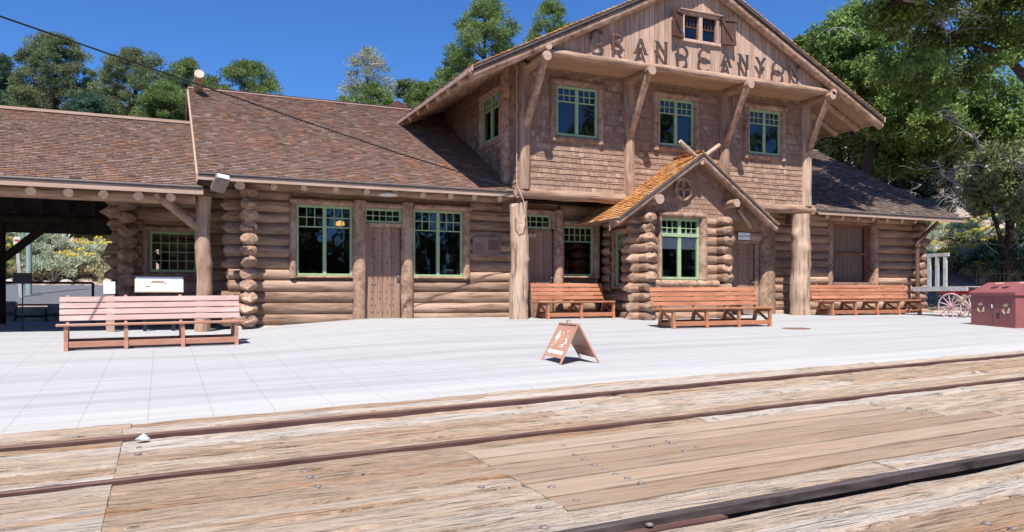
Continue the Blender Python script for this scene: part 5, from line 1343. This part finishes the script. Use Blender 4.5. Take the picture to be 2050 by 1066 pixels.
def place_shrub(kind, px, py, s, label, group, F=None, X=None, Y=None):
    """py = where its foot shows; finds the distance by walking down the ray to the terrain"""
    if X is None:
        d = ray(px, py); t = 20 if F is None else F
        if F is None:
            while t < 75:
                if H+d[2]*t < zterr(d[0]*t, d[1]*t): break
                t += .1
        X, Y = d[0]*t, d[1]*t
    p = protos[kind]
    if kind not in used: used.add(kind); o = p
    else: o = copy_tree(p)
    o.location = (X, Y, zterr(X, Y)-.05); o.rotation_euler = (0, 0, random.uniform(0, 6.28)); o.scale = (s, s, s*random.uniform(.85, 1.15)); tag(o, label, 'shrub', group)
    return o
GA = 'shrubs on the slope across the road'; rnd = random.Random(5)
def where_l(px, py, s):
    c = 'left of the stop sign post' if px < 30 else 'between the sign post and the pole' if px < 58 else 'right of the grey pole' if px < 110 else 'mid gap' if px < 160 else 'left of the log corner' if px < 205 else 'by the log corner'
    r_ = 'high on the slope' if py < 480 else 'upper slope' if py < 510 else 'lower slope' if py < 540 else 'just above the kerb'
    return (('big, ' if s > 1.2 else 'small, ' if s < .95 else '')+r_+' '+c)
def where_r(px, py, s):
    c = 'next to the station corner' if px < 1895 else 'above the cart rack' if px < 1940 else 'above the recycling bin' if px < 2000 else 'near the right edge'
    r_ = 'high on the hillside' if py < 420 else 'mid hillside' if py < 480 else 'low on the hillside' if py < 525 else 'at the hillside foot'
    return (('big, ' if s > .85 and s != 1 else 'small, ' if s < .7 else '')+r_+' '+c)
ORD = 'first second third fourth fifth sixth seventh eighth ninth tenth eleventh twelfth thirteenth fourteenth fifteenth sixteenth seventeenth eighteenth nineteenth twentieth'.split()
names = {'sage': 'pale sagebrush', 'rabbit': 'yellow flowering green shrub', 'rabbit2': 'yellow flowering silvery shrub', 'bush': 'big rounded green bush', 'dry': 'low straw coloured shrub', 'jun': 'dark green bush'}
for i in range(46):
    px = -20+rnd.random()*262; py = 452+rnd.random()**.9*118
    kd = rnd.choice(['sage', 'sage', 'rabbit', 'rabbit', 'rabbit2', 'dry', 'dry', 'dry', 'sage']) if py > 470 else rnd.choice(['sage', 'dry', 'bush'])
    s = rnd.uniform(.7, 1.3)*(.85 if kd == 'bush' else 1)
    place_shrub(kd, px, py, s, names[kd]+', '+where_l(px, py, s), GA+', '+kd.replace('rabbit2', 'silver').replace('rabbit', 'yellow'))
place_shrub('bush', 92, 480, 1.15, 'largest rounded green bush high on the slope seen under the shelter', None); place_shrub('bush', 150, 492, 1.0, 'second rounded green bush on the slope, right of the largest one', None)
GB = 'shrubs on the right beyond the cart'
for i in range(46):
    px = 1858+rnd.random()*230; py = 455+rnd.random()*110
    kd = rnd.choice(['sage', 'rabbit2', 'rabbit', 'dry', 'jun']) if py > 490 else rnd.choice(['jun', 'dry', 'sage', 'rabbit2'])
    place_shrub(kd, px, py, rnd.uniform(.6, 1.0)*(.7 if kd == 'jun' else 1), names[kd]+', '+where_r(px, py, s), GB+', '+kd.replace('rabbit2', 'silver').replace('rabbit', 'yellow'))
for px, py, kd, s, lab in ((1895, 540, 'bush', .55, 'bright green bush right of the station corner'), (1985, 535, 'bush', .8, 'tall yellow green bush behind the fence'), (2010, 560, 'jun', .85, 'large dark green bush behind the iron fence'), (1945, 545, 'rabbit2', 1.5, 'big pale flowering shrub above the cart'), (1905, 548, 'rabbit', 1.3, 'yellow flowering shrub behind the cart rack'), (1962, 568, 'rabbit', 1.0, 'yellow green flowering shrub at the end of the cart')):
    place_shrub(kd, px, py, s, lab, None)
for kd, p in protos.items():
    if kd not in used: bpy.data.objects.remove(p)
def rock(seed, m='rock'):
    rng = random.Random(seed); bmv = []; n = 9; mb = MB(); vs = []
    for j in range(5):
        ph = math.pi*(j+.5)/5-math.pi/2
        for i in range(n):
            th = 6.283*i/n; r = 1+rng.uniform(-.22, .22); vs.append((math.cos(th)*math.cos(ph)*r, math.sin(th)*math.cos(ph)*r*.8, math.sin(ph)*r*.55))
    fs = [(j*n+i, j*n+(i+1) % n, (j+1)*n+(i+1) % n, (j+1)*n+i) for j in range(4) for i in range(n)]+[tuple(range(n))[::-1], tuple(range(4*n, 5*n))]
    mb.add(vs, fs); return mb.build('rock', m)
rp = [rock(i) for i in range(4)]; ru = [False]*4
def place_rock(X, Y, s, label, group, z=None):
    k = rnd.randrange(4); o = rp[k] if not ru[k] else rp[k].copy()
    if ru[k]: COL.objects.link(o)
    ru[k] = True; o.location = (X, Y, (zterr(X, Y) if z is None else z)+s*.1); o.scale = (s, s*rnd.uniform(.7, 1.1), s*rnd.uniform(.7, 1.1)); o.rotation_euler = (rnd.uniform(-.3, .3), rnd.uniform(-.3, .3), rnd.uniform(0, 6.3)); tag(o, label, 'rock', group)
x = -10.8; k = 0
while x < -1.3: place_rock(x, 33.2+rnd.uniform(-.15, .15), rnd.uniform(.26, .46), ORD[k]+' pale kerb stone from the left across the road', 'kerb stones across the road'); x += rnd.uniform(.62, .95); k += 1
for i in range(26):
    px = rnd.uniform(-40, 270); py = rnd.uniform(450, 560); d = ray(px, py); t = 26
    while t < 75 and H+d[2]*t > zterr(d[0]*t, d[1]*t): t += .1
    place_rock(d[0]*t, d[1]*t, rnd.uniform(.25, .8), 'pale boulder, '+where_l(px, py, 1), 'boulders on the left slope')
for i in range(56):
    px = rnd.uniform(1862, 2060); py = rnd.uniform(345, 520); d = ray(px, py); t = 26
    while t < 75 and H+d[2]*t > zterr(d[0]*t, d[1]*t): t += .1
    place_rock(d[0]*t, d[1]*t, rnd.uniform(.25, .75), 'pinkish boulder, '+where_r(px, py, 1), 'boulders on the right hillside')
# unseen woods added behind the viewer, heights shaped for the reflections in the windows
rng = np.random.default_rng(77); Cw = []
for i in range(60):
    a = -34+i*1.9+rng.random(); yy = -20-rng.random()*6; hh = 5.5+rng.random()*3 if a < 16 else 12+rng.random()*5 if not 23 < a < 30 else 7
    for k in range(26): f = rng.random(); Cw.append((a+rng.normal()*1.2*(1.1-f), yy+rng.normal()*1.1, .5+f*hh))
Cw = np.array(Cw); V, t = tufts(rng, Cw, rng.uniform(.7, 1.5, len(Cw)), 34, .75, .35, False)
quads_obj('woodland', V, t, 'pine', None, kind='stuff')
mb = MB()
for i in range(60): a = -34+i*1.9; mb.tube([(a, -24, -1), (a, -24, 5)], .2, 6)
mb.build('woodland_trunks', 'bark', bpy.data.objects['woodland'])

# ================================================================= SMALL THINGS
def text_mesh(txt, size, T, mname, parent, ext=.002, name='lettering', sx=1.0):
    cu = bpy.data.curves.new('t', 'FONT'); cu.body = txt; cu.size = size; cu.align_x = 'CENTER'; cu.align_y = 'CENTER'; cu.extrude = ext
    tmp = bpy.data.objects.new('t', cu); COL.objects.link(tmp); dg = bpy.context.evaluated_depsgraph_get()
    me = bpy.data.meshes.new_from_object(tmp.evaluated_get(dg)); bpy.data.objects.remove(tmp); bpy.data.curves.remove(cu)
    off = Vector(WORLD.get(parent.name, (0, 0, 0)))
    for v in me.vertices: v.co = (T@Vector((v.co.x*sx, v.co.z, v.co.y)))-off
    me.materials.clear(); me.materials.append(M[mname]); o = bpy.data.objects.new(name, me); COL.objects.link(o); o.parent = parent
    return o
# baggage room sign
x, z = at(1489.5, 473.5, 16.55); S1 = thing('sign', (x, 16.55, z), 'small white sign reading BAGGAGE ROOM hung above the baggage door', 'sign')
mb = MB(); mb.bbox((x-.225, 16.55, z-.115), (x+.225, 16.575, z+.115), .004); fb = mb.build('frame', 'black', S1)
mb = MB(); mb.bbox((x-.205, 16.542, z-.095), (x+.205, 16.552, z+.095), .002); mb.build('board', 'paper', S1)
T = Matrix(((1, 0, 0, x), (0, -1, 0, 16.541), (0, 0, 1, z), (0, 0, 0, 1)))
text_mesh('BAGGAGE ROOM', .062, T, 'ink', S1, .001, sx=.80)
for dx in (-.15, .15):
    mb = MB(); mb.tube([(x+dx, 16.56, z+.11), (x+dx, 16.6, z+.40)], .006, 6); mb.build('hanger', 'black', S1)
# plaque
xa, za = at(947, 474, YW-.13); xb, zb2 = at(1002, 512, YW-.13); PL = thing('plaque', ((xa+xb)/2, YW-.13, (za+zb2)/2), 'brown bronze relief plaque on the log wall left of the log column', 'plaque')
mb = MB(); y = YW-.13; mb.bbox((xa, y, zb2), (xb, y+.03, za), .008)
for (a, b, c, d) in ((xa, xb, za-.02, za), (xa, xb, zb2, zb2+.02), (xa, xa+.02, zb2, za), (xb-.02, xb, zb2, za)): mb.bbox((a, y-.012, c), (b, y, d), .003)
mb.build('plate', 'plaque', PL)
mb = MB()
for (u0, u1, n) in ((.08, .36, 7), (.55, .92, 11)):
    for i in range(n):
        zz = za-.07-(.08 if n == 7 else 0)-i*(.24/n); k = xa+(xb-xa)*u0
        while k < xa+(xb-xa)*u1: wd = random.uniform(.01, .03); mb.box((k, y-.004, zz-.008), (k+wd, y+.001, zz+.004)); k += wd+.006
mb.build('raised_text', 'brownmetal', PL)
# disc lamp under the eave
x, z = at(777, 389.5, 16.35); LP = thing('eave_lamp', (x, 16.35, z), 'cream disc shaped lamp shade hanging under the left wing eave above the door', 'lamp')
mb = MB(); mb.tube([(x, 16.35, z-.03), (x, 16.35, z-.012), (x, 16.35, z+.03), (x, 16.35, z+.06)], [.19, .205, .12, .05], 28, .5); mb.build('shade', 'lampdisc', LP)
mb = MB(); mb.tube([(x, 16.35, z+.05), (x, 16.35, z+.20)], .015, 8); mb.build('stem', 'brownmetal', LP)
# floodlight
M['flood'] = mat('weathered_lamp_housing', (.16, .12, .11), (.22, .175, .16), nscale=5, rough=.5)
x, z = at(440, 370, 15.95); FLt = thing('floodlight', (x, 15.95, z), 'boxy metal floodlight clamped under the eave corner of the left wing', 'floodlight')
mb = MB(); mb.T = Matrix.Translation((x, 15.95, z))@Matrix.Rotation(R(-38), 4, 'X')@Matrix.Rotation(R(14), 4, 'Z')
mb.bbox((-.13, -.22, -.07), (.13, .16, .07), .02); mb.T = mb.T@Matrix.Translation((0, 0, 0)); mb.build('housing', 'flood', FLt)
T_ = mb.T; mb = MB(); mb.T = T_; mb.bbox((-.11, -.235, -.055), (.11, -.221, .055), .004); mb.build('lens', 'metalw', FLt)
mb = MB(); mb.T = T_; mb.bbox((-.12, -.26, .055), (.12, -.2, .075), .004); mb.build('visor', 'gutter', FLt)
mb = MB(); mb.tube([(x, 16.0, z+.04), (x-.02, 16.2, z+.12)], .02, 8); mb.build('arm', 'gutter', FLt)
# small spot above door 2
x, z = at(1061, 470, YW-.15); SP = thing('wall_light', (x, YW-.15, z), 'small brown twin spot light on the wall beside the log column', 'light')
for dx in (-.04, .07):
    mb = MB(); mb.tube([(x+dx, YW-.10, z+.02), (x+dx, YW-.25, z-.03)], [.035, .055], 12); mb.build('spot', 'fascia', SP)
mb = MB(); mb.bbox((x-.06, YW-.10, z), (x+.10, YW-.04, z+.05), .01); mb.build('mount', 'fascia', SP)
# lamp glowing colour shade hanging inside the first window
x, z = at(681, 447, 17.5); IL = thing('hanging_lamp', (x, 17.5, z), 'amber glass lamp shade hanging behind the leftmost big window', 'lamp')
mb = MB(); mb.tube([(x, 17.5, z-.06), (x, 17.5, z-.045), (x, 17.5, z+.02), (x, 17.5, z+.05)], [.06, .10, .09, .03], 20, .5); o_ = mb.build('shade', 'lampshade', IL)
bs = M['lampshade'].node_tree.nodes['Principled BSDF']; bs.inputs['Emission Color'].default_value = (1, .5, .06, 1); bs.inputs['Emission Strength'].default_value = .75
mb = MB(); mb.tube([(x, 17.5, z+.04), (x, 17.5, 2.7)], .006, 6); mb.build('cord', 'black', IL)
for i, (p0, lab) in enumerate((((898, 546), 'white office machine with open slot behind the second big window'), ((922, 546), 'smaller pale blue box behind the lower corner of the second big window'))):
    x, z = at(p0[0], p0[1], 17.25); w_ = .10 if i == 0 else .065
    mb = MB(); mb.bbox((x-w_, 17.2, z+.03), (x+w_, 17.4, z+.07), .01); mb.bbox((x-w_, 17.2, z-.06), (x-w_+.035, 17.4, z+.03), .008); mb.bbox((x+w_-.035, 17.2, z-.06), (x+w_, 17.4, z+.03), .008)
    if i: mb.bbox((x-w_+.035, 17.22, z-.06), (x+w_-.035, 17.4, z+.03), .004)
    o_ = mb.build('office_machine', 'white'); tag(o_, lab, 'office machine')
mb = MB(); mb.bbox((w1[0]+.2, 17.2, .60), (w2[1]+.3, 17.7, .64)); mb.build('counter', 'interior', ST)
# cable from the upper left to the building corner
pts = []; a0 = (0, 33); 
for px_, py_, Y in ((-140, -28, 11.5), (0, 33, 12.2), (200, 102, 13.0), (398, 170, 13.9), (600, 240, 14.6), (800, 308, 15.3), (975, 362, 15.85), (1031, 379, 16.02)):
    d = ray(px_, py_); t = Y/d[1]; pts.append((d[0]*t, Y, H+d[2]*t))
mb = MB(); mb.tube(pts, .013, 6, .5); o_ = mb.build('cable', 'black2'); tag(o_, 'black overhead cable slanting down across the sky to the upper floor corner', 'cable')
# interpretive panel under the shelter
g = at(318, 585, 16.85); xa, _ = at(271, 570, 16.85); xb, _ = at(366, 570, 16.85); z0 = Z_(318, 584, 16.85); z1 = Z_(318, 555, 16.85); xc = (xa+xb)/2
IP = thing('information_panel', (xc, 16.85, zw(0)), 'wide white information panel on two legs below the many light window', 'information panel')
def PP(u, v, o=0): return (xa+(xb-xa)*u, 16.85+.10*v-o*.85, z0+(z1-z0)*v+o*.5)
def pan(mb, u0, u1, v0, v1, o0, o1):
    mb.add([PP(u0, v0, o0), PP(u1, v0, o0), PP(u1, v1, o0), PP(u0, v1, o0), PP(u0, v0, o1), PP(u1, v0, o1), PP(u1, v1, o1), PP(u0, v1, o1)], [(0, 3, 2, 1), (4, 5, 6, 7), (0, 1, 5, 4), (1, 2, 6, 5), (2, 3, 7, 6), (3, 0, 4, 7)])
mb = MB(); pan(mb, -.02, 1.02, -.06, 1.06, -.02, 0); mb.build('frame', 'boards', IP)
mb = MB(); pan(mb, 0, 1, 0, 1, 0, .006); fc = mb.build('face', 'paper', IP)
rnd = random.Random(8); mb = MB()
pan(mb, .34, .60, .56, .74, .007, .009); pan(mb, .60, .66, .5, .6, .007, .009); pan(mb, .20, .30, .27, .38, .007, .009); pan(mb, .26, .34, .58, .63, .007, .009); mb.build('drawing', 'boards', fc)
mb = MB()
for i in range(8): v = .82-.09*i; u = .70+.0*i; pan(mb, u+rnd.uniform(0, .05), .93, v-.02, v+.012, .007, .009)
for i in range(3): pan(mb, .06, .2+.04*rnd.random(), .50-.1*i, .52-.1*i, .007, .009)
mb.build('text_lines', 'inkgrey', fc)
for u in (.2, .8):
    p = PP(u, .3); mb = MB(); mb.bar((p[0], 16.97, zg(p[0], 16.9)-.05), (p[0], 16.95, p[2]), .07, .04, up=(0, 1, 0)); mb.build('leg', 'black', IP)
# pipe railing beyond the shelter
Yr = 21.6
RL = thing('pipe_railing', (-4, Yr, zw(-4)), 'thin black pipe railing at the back edge under the shelter', 'railing')
xr = at(186, 570, Yr)[0]; zr = Z_(186, 567, Yr)
mb = MB(); mb.tube([(xr-7+.7*i, Yr, zr-.0-.0*i) for i in range(11)], .028, 8); mb.build('top_rail', 'black', RL)
for x in (xr, xr-3.2, xr-6.4):
    mb = MB(); mb.tube([(x, Yr, zw(-4)-.05), (x, Yr, zr)], .03, 8); mb.build('post', 'black', RL)
# low dark stone wall
SW = thing('low_stone_wall', (-6, 24.3, -.2), 'low stone kerb wall in the shade behind the shelter', 'wall'); mb = MB(); x = -13
while x < .2:
    L = random.uniform(.4, .8); h = random.uniform(.30, .42)
    for k in (0, 1):
        zb_ = -.3+k*h*.9; mb.bbox((x+.01, 24.15+random.uniform(-.05, .05), zb_), (x+L-.01, 24.6, zb_+h*.72), .04)
    x += L
mb.build('stones', 'stone', SW)
# little dark sign on a thin post, stop sign on a wooden post, grey green pole, paper notice
Ys = 18.0; x, z = at(45, 557.5, Ys); NS = thing('notice_board', (x, Ys, zw(x)), 'small dark notice on a thin post under the shelter at the left', 'notice')
mb = MB(); mb.bbox((x-.165, Ys-.01, z-.105), (x+.165, Ys+.01, z+.105), .004); mb.build('board', 'black', NS)
mb = MB(); mb.tube([(x+.0, Ys+.012, zw(x)), (x, Ys+.012, z-.1)], .011, 8); mb.build('post', 'black', NS); mb = MB(); mb.tube([(x, Ys, zw(x)-.05), (x, Ys, zw(x)+.02)], [.16, .14], 16); mb.build('base', 'black', NS)
Ys = 27.5; x, z = at(33, 490, Ys); zb_ = zterr(x, Ys)
SS = thing('road_sign', (x, Ys, zb_), 'white and red road sign on a leaning wooden post across the railing', 'road sign')
mb = MB(); mb.bar((x+.12, Ys+.04, zb_-.3), (x, Ys+.04, z+.2), .09, .06, up=(0, 1, 0)); mb.build('post', 'greywood', SS)
mb = MB(); mb.bbox((x-.07, Ys-.02, z-.22), (x+.10, Ys+.0, z+.22), .01); fb = mb.build('plate', 'metalw', SS)
mb = MB(); mb.tube([(x+.015, Ys-.022, z-.05), (x+.015, Ys-.028, z-.05)], .07, 8); mb.box((x-.05, Ys-.026, z+.1), (x+.07, Ys-.021, z+.15)); mb.build('emblem', 'red', fb)
x, z = at(58, 450, 28.5); zb_ = zterr(x, 28.5); mb = MB(); mb.tube([(x, 28.5, zb_-.3), (x, 28.5, 5.6)], [.085, .07], 12); o_ = mb.build('utility_pole', 'postgreen'); tag(o_, 'grey green metal pole standing by the road behind the shelter', 'pole')
x, z = at(219, 577, 16.9); NP = thing('notice', (x, 16.9, z), 'white paper notice on a short brown post by the log wall corner', 'notice')
mb = MB(); mb.bbox((x-.10, 16.89, z-.11), (x+.10, 16.90, z+.12), .003); mb.build('sheet', 'paper', NP)
mb = MB(); mb.bbox((x-.06, 16.91, zw(x)-.05), (x+.09, 16.98, z+.05), .01); mb.build('post', 'fascia', NP)

# recycling bin
p0 = Vector(gp(1944, 651)); p1 = Vector(gp(2033, 659)); dx = (p1-p0); dx.z = 0; Lb = dx.length; ux = dx.normalized(); uy = Vector((-ux.y, ux.x, 0))
if uy.dot(Vector((C_, S_, 0))) < 0: uy = -uy
BN = empty('recycling_bin', (p0.x, p0.y, zg((p0.x+p1.x)/2, p0.y)-.018), 'maroon metal recycling bin with sloped lid and two cream recycling symbols', 'recycling bin')
d0 = ray(1944, 651); t0 = p0.y/d0[1]
hb = (651-590)/FPX*t0; ht = (651-564)/FPX*t0; dep = Lb*.62
def BQ(a, b, z): return ux*a+uy*b+Vector((0, 0, z))
def bbx(mb, a0, a1, b0, b1, z0, z1):
    v = [BQ(a, b, z) for z in (z0, z1) for a, b in ((a0, b0), (a1, b0), (a1, b1), (a0, b1))]
    mb.add(v, [(0, 3, 2, 1), (4, 5, 6, 7), (0, 1, 5, 4), (1, 2, 6, 5), (2, 3, 7, 6), (3, 0, 4, 7)], .5)
mb = MB(); bbx(mb, .0, Lb, 0, dep, .05, hb); bbx(mb, -.02, Lb+.02, -.02, dep+.02, 0, .06); body = mb.build('body', 'maroon', BN)
mb = MB(); ov = .035
v = [BQ(-ov, -ov, hb), BQ(Lb+ov, -ov, hb), BQ(Lb+ov, dep+ov, hb), BQ(-ov, dep+ov, hb), BQ(-ov, -ov, hb+.06), BQ(Lb+ov, -ov, hb+.06), BQ(Lb+ov, dep+ov, ht), BQ(-ov, dep+ov, ht), BQ(Lb+ov, dep*.55, ht), BQ(-ov, dep*.55, ht)]
mb.add(v, [(0, 3, 2, 1), (0, 1, 5, 4), (4, 5, 8, 9), (9, 8, 6, 7), (1, 2, 6, 8, 5), (3, 0, 4, 9, 7), (2, 3, 7, 6)], .5); lid = mb.build('lid', 'maroon', BN)
def LQ(a, s, o=.004):
    p = BQ(-ov+(Lb+2*ov)*a, -ov, hb+.06); q = BQ(-ov+(Lb+2*ov)*a, dep*.55, ht); nn = ux.cross(q-p).normalized(); nn = nn if nn.z > 0 else -nn; return p+(q-p)*s+nn*o
for a0, a1 in ((.33, .43), (.56, .66)):
    mb = MB(); mb.add([LQ(a0, .40), LQ(a1, .40), LQ(a1, .56), LQ(a0, .56)], [(0, 1, 2, 3)]); mb.build('slot', 'black', lid)
    mb = MB(); c0, c1 = LQ(a0, .40, .02), LQ(a1, .40, .02); mb.bar(c0, c1, .012, .012); mb.build('handle', 'gutter', lid)
mb = MB()
for a0 in (.22, .72):
    for k in range(7): a = a0+k*.026; mb.add([LQ(a, .84, .005), LQ(a+.018, .84, .005), LQ(a+.018, .93, .005), LQ(a, .93, .005)], [(0, 1, 2, 3)])
mb.build('lettering', 'cream', lid)
def FQ(a, z, o=-.004): return BQ(a, o, z)
for ci, (ca_, cz_) in enumerate(((Lb*.235, hb*.60), (Lb*.80, hb*.57))):
    mb = MB(); r = .105
    for k in range(3):
        th = R(90+120*k)
        def pt(rr, dth): return FQ(ca_+rr*math.cos(th+dth), cz_+rr*math.sin(th+dth))
        mb.add([pt(r*.62, R(52)), pt(r*1.12, R(44)), pt(r*1.12, R(-5)), pt(r*.62, R(-8))], [(0, 1, 2, 3)])
        mb.add([pt(r*1.28, R(-4)), pt(r*.48, R(-10)), pt(r*.86, R(-44))], [(0, 1, 2)])
    mb.build('recycling_symbol', 'cream', body)
mb = MB(); mb.add([FQ(Lb*.498, .08, -.003), FQ(Lb*.504, .08, -.003), FQ(Lb*.504, hb-.02, -.003), FQ(Lb*.498, hb-.02, -.003)], [(0, 1, 2, 3)]); mb.build('door_gap', 'black', body)
mb = MB(); mb.bbox((-.02, -.02, -.04), (.02, 0, .04), .003); h_ = mb.build('latch', 'metalw', body); h_.location = FQ(Lb*.49, hb*.66); 
mb = MB()
for k in range(4): z = hb*.45-k*.03; mb.add([FQ(Lb*(.58+.01*(k % 2)), z-.022), FQ(Lb*(.67-.01*(k % 3)), z-.022), FQ(Lb*(.67-.01*(k % 3)), z), FQ(Lb*(.58+.01*(k % 2)), z)], [(0, 1, 2, 3)])
mb.build('sticker', 'ink', body)

# old baggage cart
Xc, Yc = fr(1918, 20.5); zc = zg(20, 14)-.03; F0 = 20.5
CT = empty('baggage_cart', (Xc, Yc, zc), 'old grey wooden baggage cart with upright end rack and faded pink spoked wheels', 'cart')
q0 = Vector((*fr(1876, 21.5), 0)); q1 = Vector((*fr(1985, 20.0), 0)); ux = (q1-q0).normalized(); uy = Vector((-ux.y, ux.x, 0)); uy = uy if uy.y > 0 else -uy; Lc = (q1-q0).length; o0 = q0-Vector((Xc, Yc, 0))
bedz = zpx(579, 20.8)-zc; topz = zpx(512, 21.3)-zc
def CQ(a, b, z): return o0+ux*a+uy*b+Vector((0, 0, z))
mb = MB()
for b in (0, .85): mb.bar(CQ(0, b, bedz), CQ(Lc, b, bedz), .07, .12)
mb.build('bed_rail', 'greywood', CT)
mb = MB()
for k in range(7): mb.bar(CQ(.02, .07+k*.11, bedz+.05), CQ(Lc, .07+k*.11, bedz+.05), .10, .025)
mb.build('bed', 'greywood', CT)
for a, b in ((.10, .0), (.24, .40), (.38, .80)):
    mb = MB(); mb.bar(CQ(.10+b*.62, .4, bedz), CQ(.10+b*.62, .4, topz), .085, .06, up=(1, 0, 0)); mb.build('stake', 'greywood', CT)
mb = MB(); mb.bar(CQ(.03, .4, topz), CQ(.70, .4, topz), .07, .09); mb.build('top_bar', 'greywood', CT)
mb = MB()
for a in (1.1, 1.7): mb.bar(CQ(a, .05, bedz-.10), CQ(a, .8, bedz-.10), .1, .10)
mb.bar(CQ(.2, .2, bedz-.1), CQ(1.5, .6, bedz-.1), .06, .05); mb.build('undercarriage', 'red', CT)
def wheel(c, r, n, ax, parent, squash=None):
    ax = ax.normalized(); e1 = Vector((0, 0, 1)); e2 = ax.cross(e1).normalized(); mb = MB(); N = 30
    pts = [c+(e1*math.cos(2*math.pi*i/N)+e2*math.sin(2*math.pi*i/N))*r for i in range(N+1)]; mb.tube(pts, .020, 8, .5, cap='none')
    w_ = mb.build('wheel', 'pinkwheel', parent)
    mb = MB()
    for i in range(n): th = 2*math.pi*i/n+.2; mb.tube([c+ax*.0, c+(e1*math.cos(th)+e2*math.sin(th))*r], [.018, .012], 6, .5, cap='none')
    mb.build('spokes', 'pinkwheel', w_)
    mb = MB(); mb.tube([c-ax*.06, c+ax*.06], .05, 12); mb.build('hub', 'pinkwheel', w_)
rw = .31
wheel(CQ(1.22, -.12, rw), rw, 12, uy+ux*.25, CT); wheel(CQ(1.22, .95, rw), rw, 12, uy+ux*.25, CT); wheel(CQ(1.78, -.12, rw*.9), rw*.9, 12, uy-ux*.1, CT); wheel(CQ(1.78, .95, rw*.9), rw*.9, 12, uy, CT)
mb = MB(); mb.tube([CQ(1.22, -.3, .3), CQ(.9, -.8, .08), CQ(1.5, -1.0, .03)], .022, 8); mb.build('tongue', 'pinkwheel', CT)
# crumpled clear plastic scrap on the far rail
x, y, z = gp(288, 884); mb = MB(); rr = random.Random(3); P_ = [(math.cos(a)*.09*rr.uniform(.7, 1.2), math.sin(a)*.05*rr.uniform(.7, 1.3), rr.uniform(0, .02)) for a in [k*.785 for k in range(8)]]+[(0, 0, .085), (.04, .01, .05), (-.03, -.01, .055)]
mb.add(P_, [(0, 1, 9), (1, 2, 9), (2, 8, 9), (2, 3, 8), (3, 4, 8), (4, 10, 8), (4, 5, 10), (5, 6, 10), (6, 8, 10), (6, 7, 8), (7, 9, 8), (7, 0, 9)]); o_ = mb.build('litter_scrap', 'litter'); o_.location = (x, y, z+.01); o_.scale = (.62,)*3; tag(o_, 'crumpled translucent white plastic scrap lying on the farthest rail', 'litter')
# iron fence
for k, (a, b) in enumerate((((1955, 26), (2120, 24)),)):
    q0 = Vector((*fr(*a), 0)); q1 = Vector((*fr(*b), 0)); L = (q1-q0).length; FN = empty('iron_fence', (q0.x, q0.y, zterr(q0.x, q0.y)), 'low black iron picket fence behind the recycling bin', 'fence'); u = (q1-q0).normalized()
    zt = zpx(545, 25)-zterr(q0.x, q0.y)
    for zz in (zt-.04, .15):
        mb = MB(); mb.bar((0, 0, zz), tuple(u*L+Vector((0, 0, zz))), .03, .03); mb.build('rail', 'black', FN)
    mb = MB(); n = int(L/.12)
    for i in range(n+1): p = u*(L*i/n); mb.bar((p.x, p.y, -.3), (p.x, p.y, zt+.05), .016, .016)
    mb.build('pickets', 'black', FN)
# gravel and fallen twigs by the corner
rng = np.random.default_rng(9); n = 900; P = np.stack([rng.uniform(19.6, 24, n), rng.uniform(13.5, 19, n), np.zeros(n)], 1)
mb = MB()
for x, y, _ in P[:700]:
    r = random.uniform(.02, .06); z = zsoil(x, y)+.01; vs = [(x+r*math.cos(a)*random.uniform(.7, 1.2), y+r*math.sin(a)*random.uniform(.7, 1.2), z) for a in (0, 1.6, 3.1, 4.7)]+[(x, y, z+r*.7)]
    mb.add(vs, [(0, 1, 4), (1, 2, 4), (2, 3, 4), (3, 0, 4)])
o_ = mb.build('gravel', 'rock'); o_['kind'] = 'stuff'
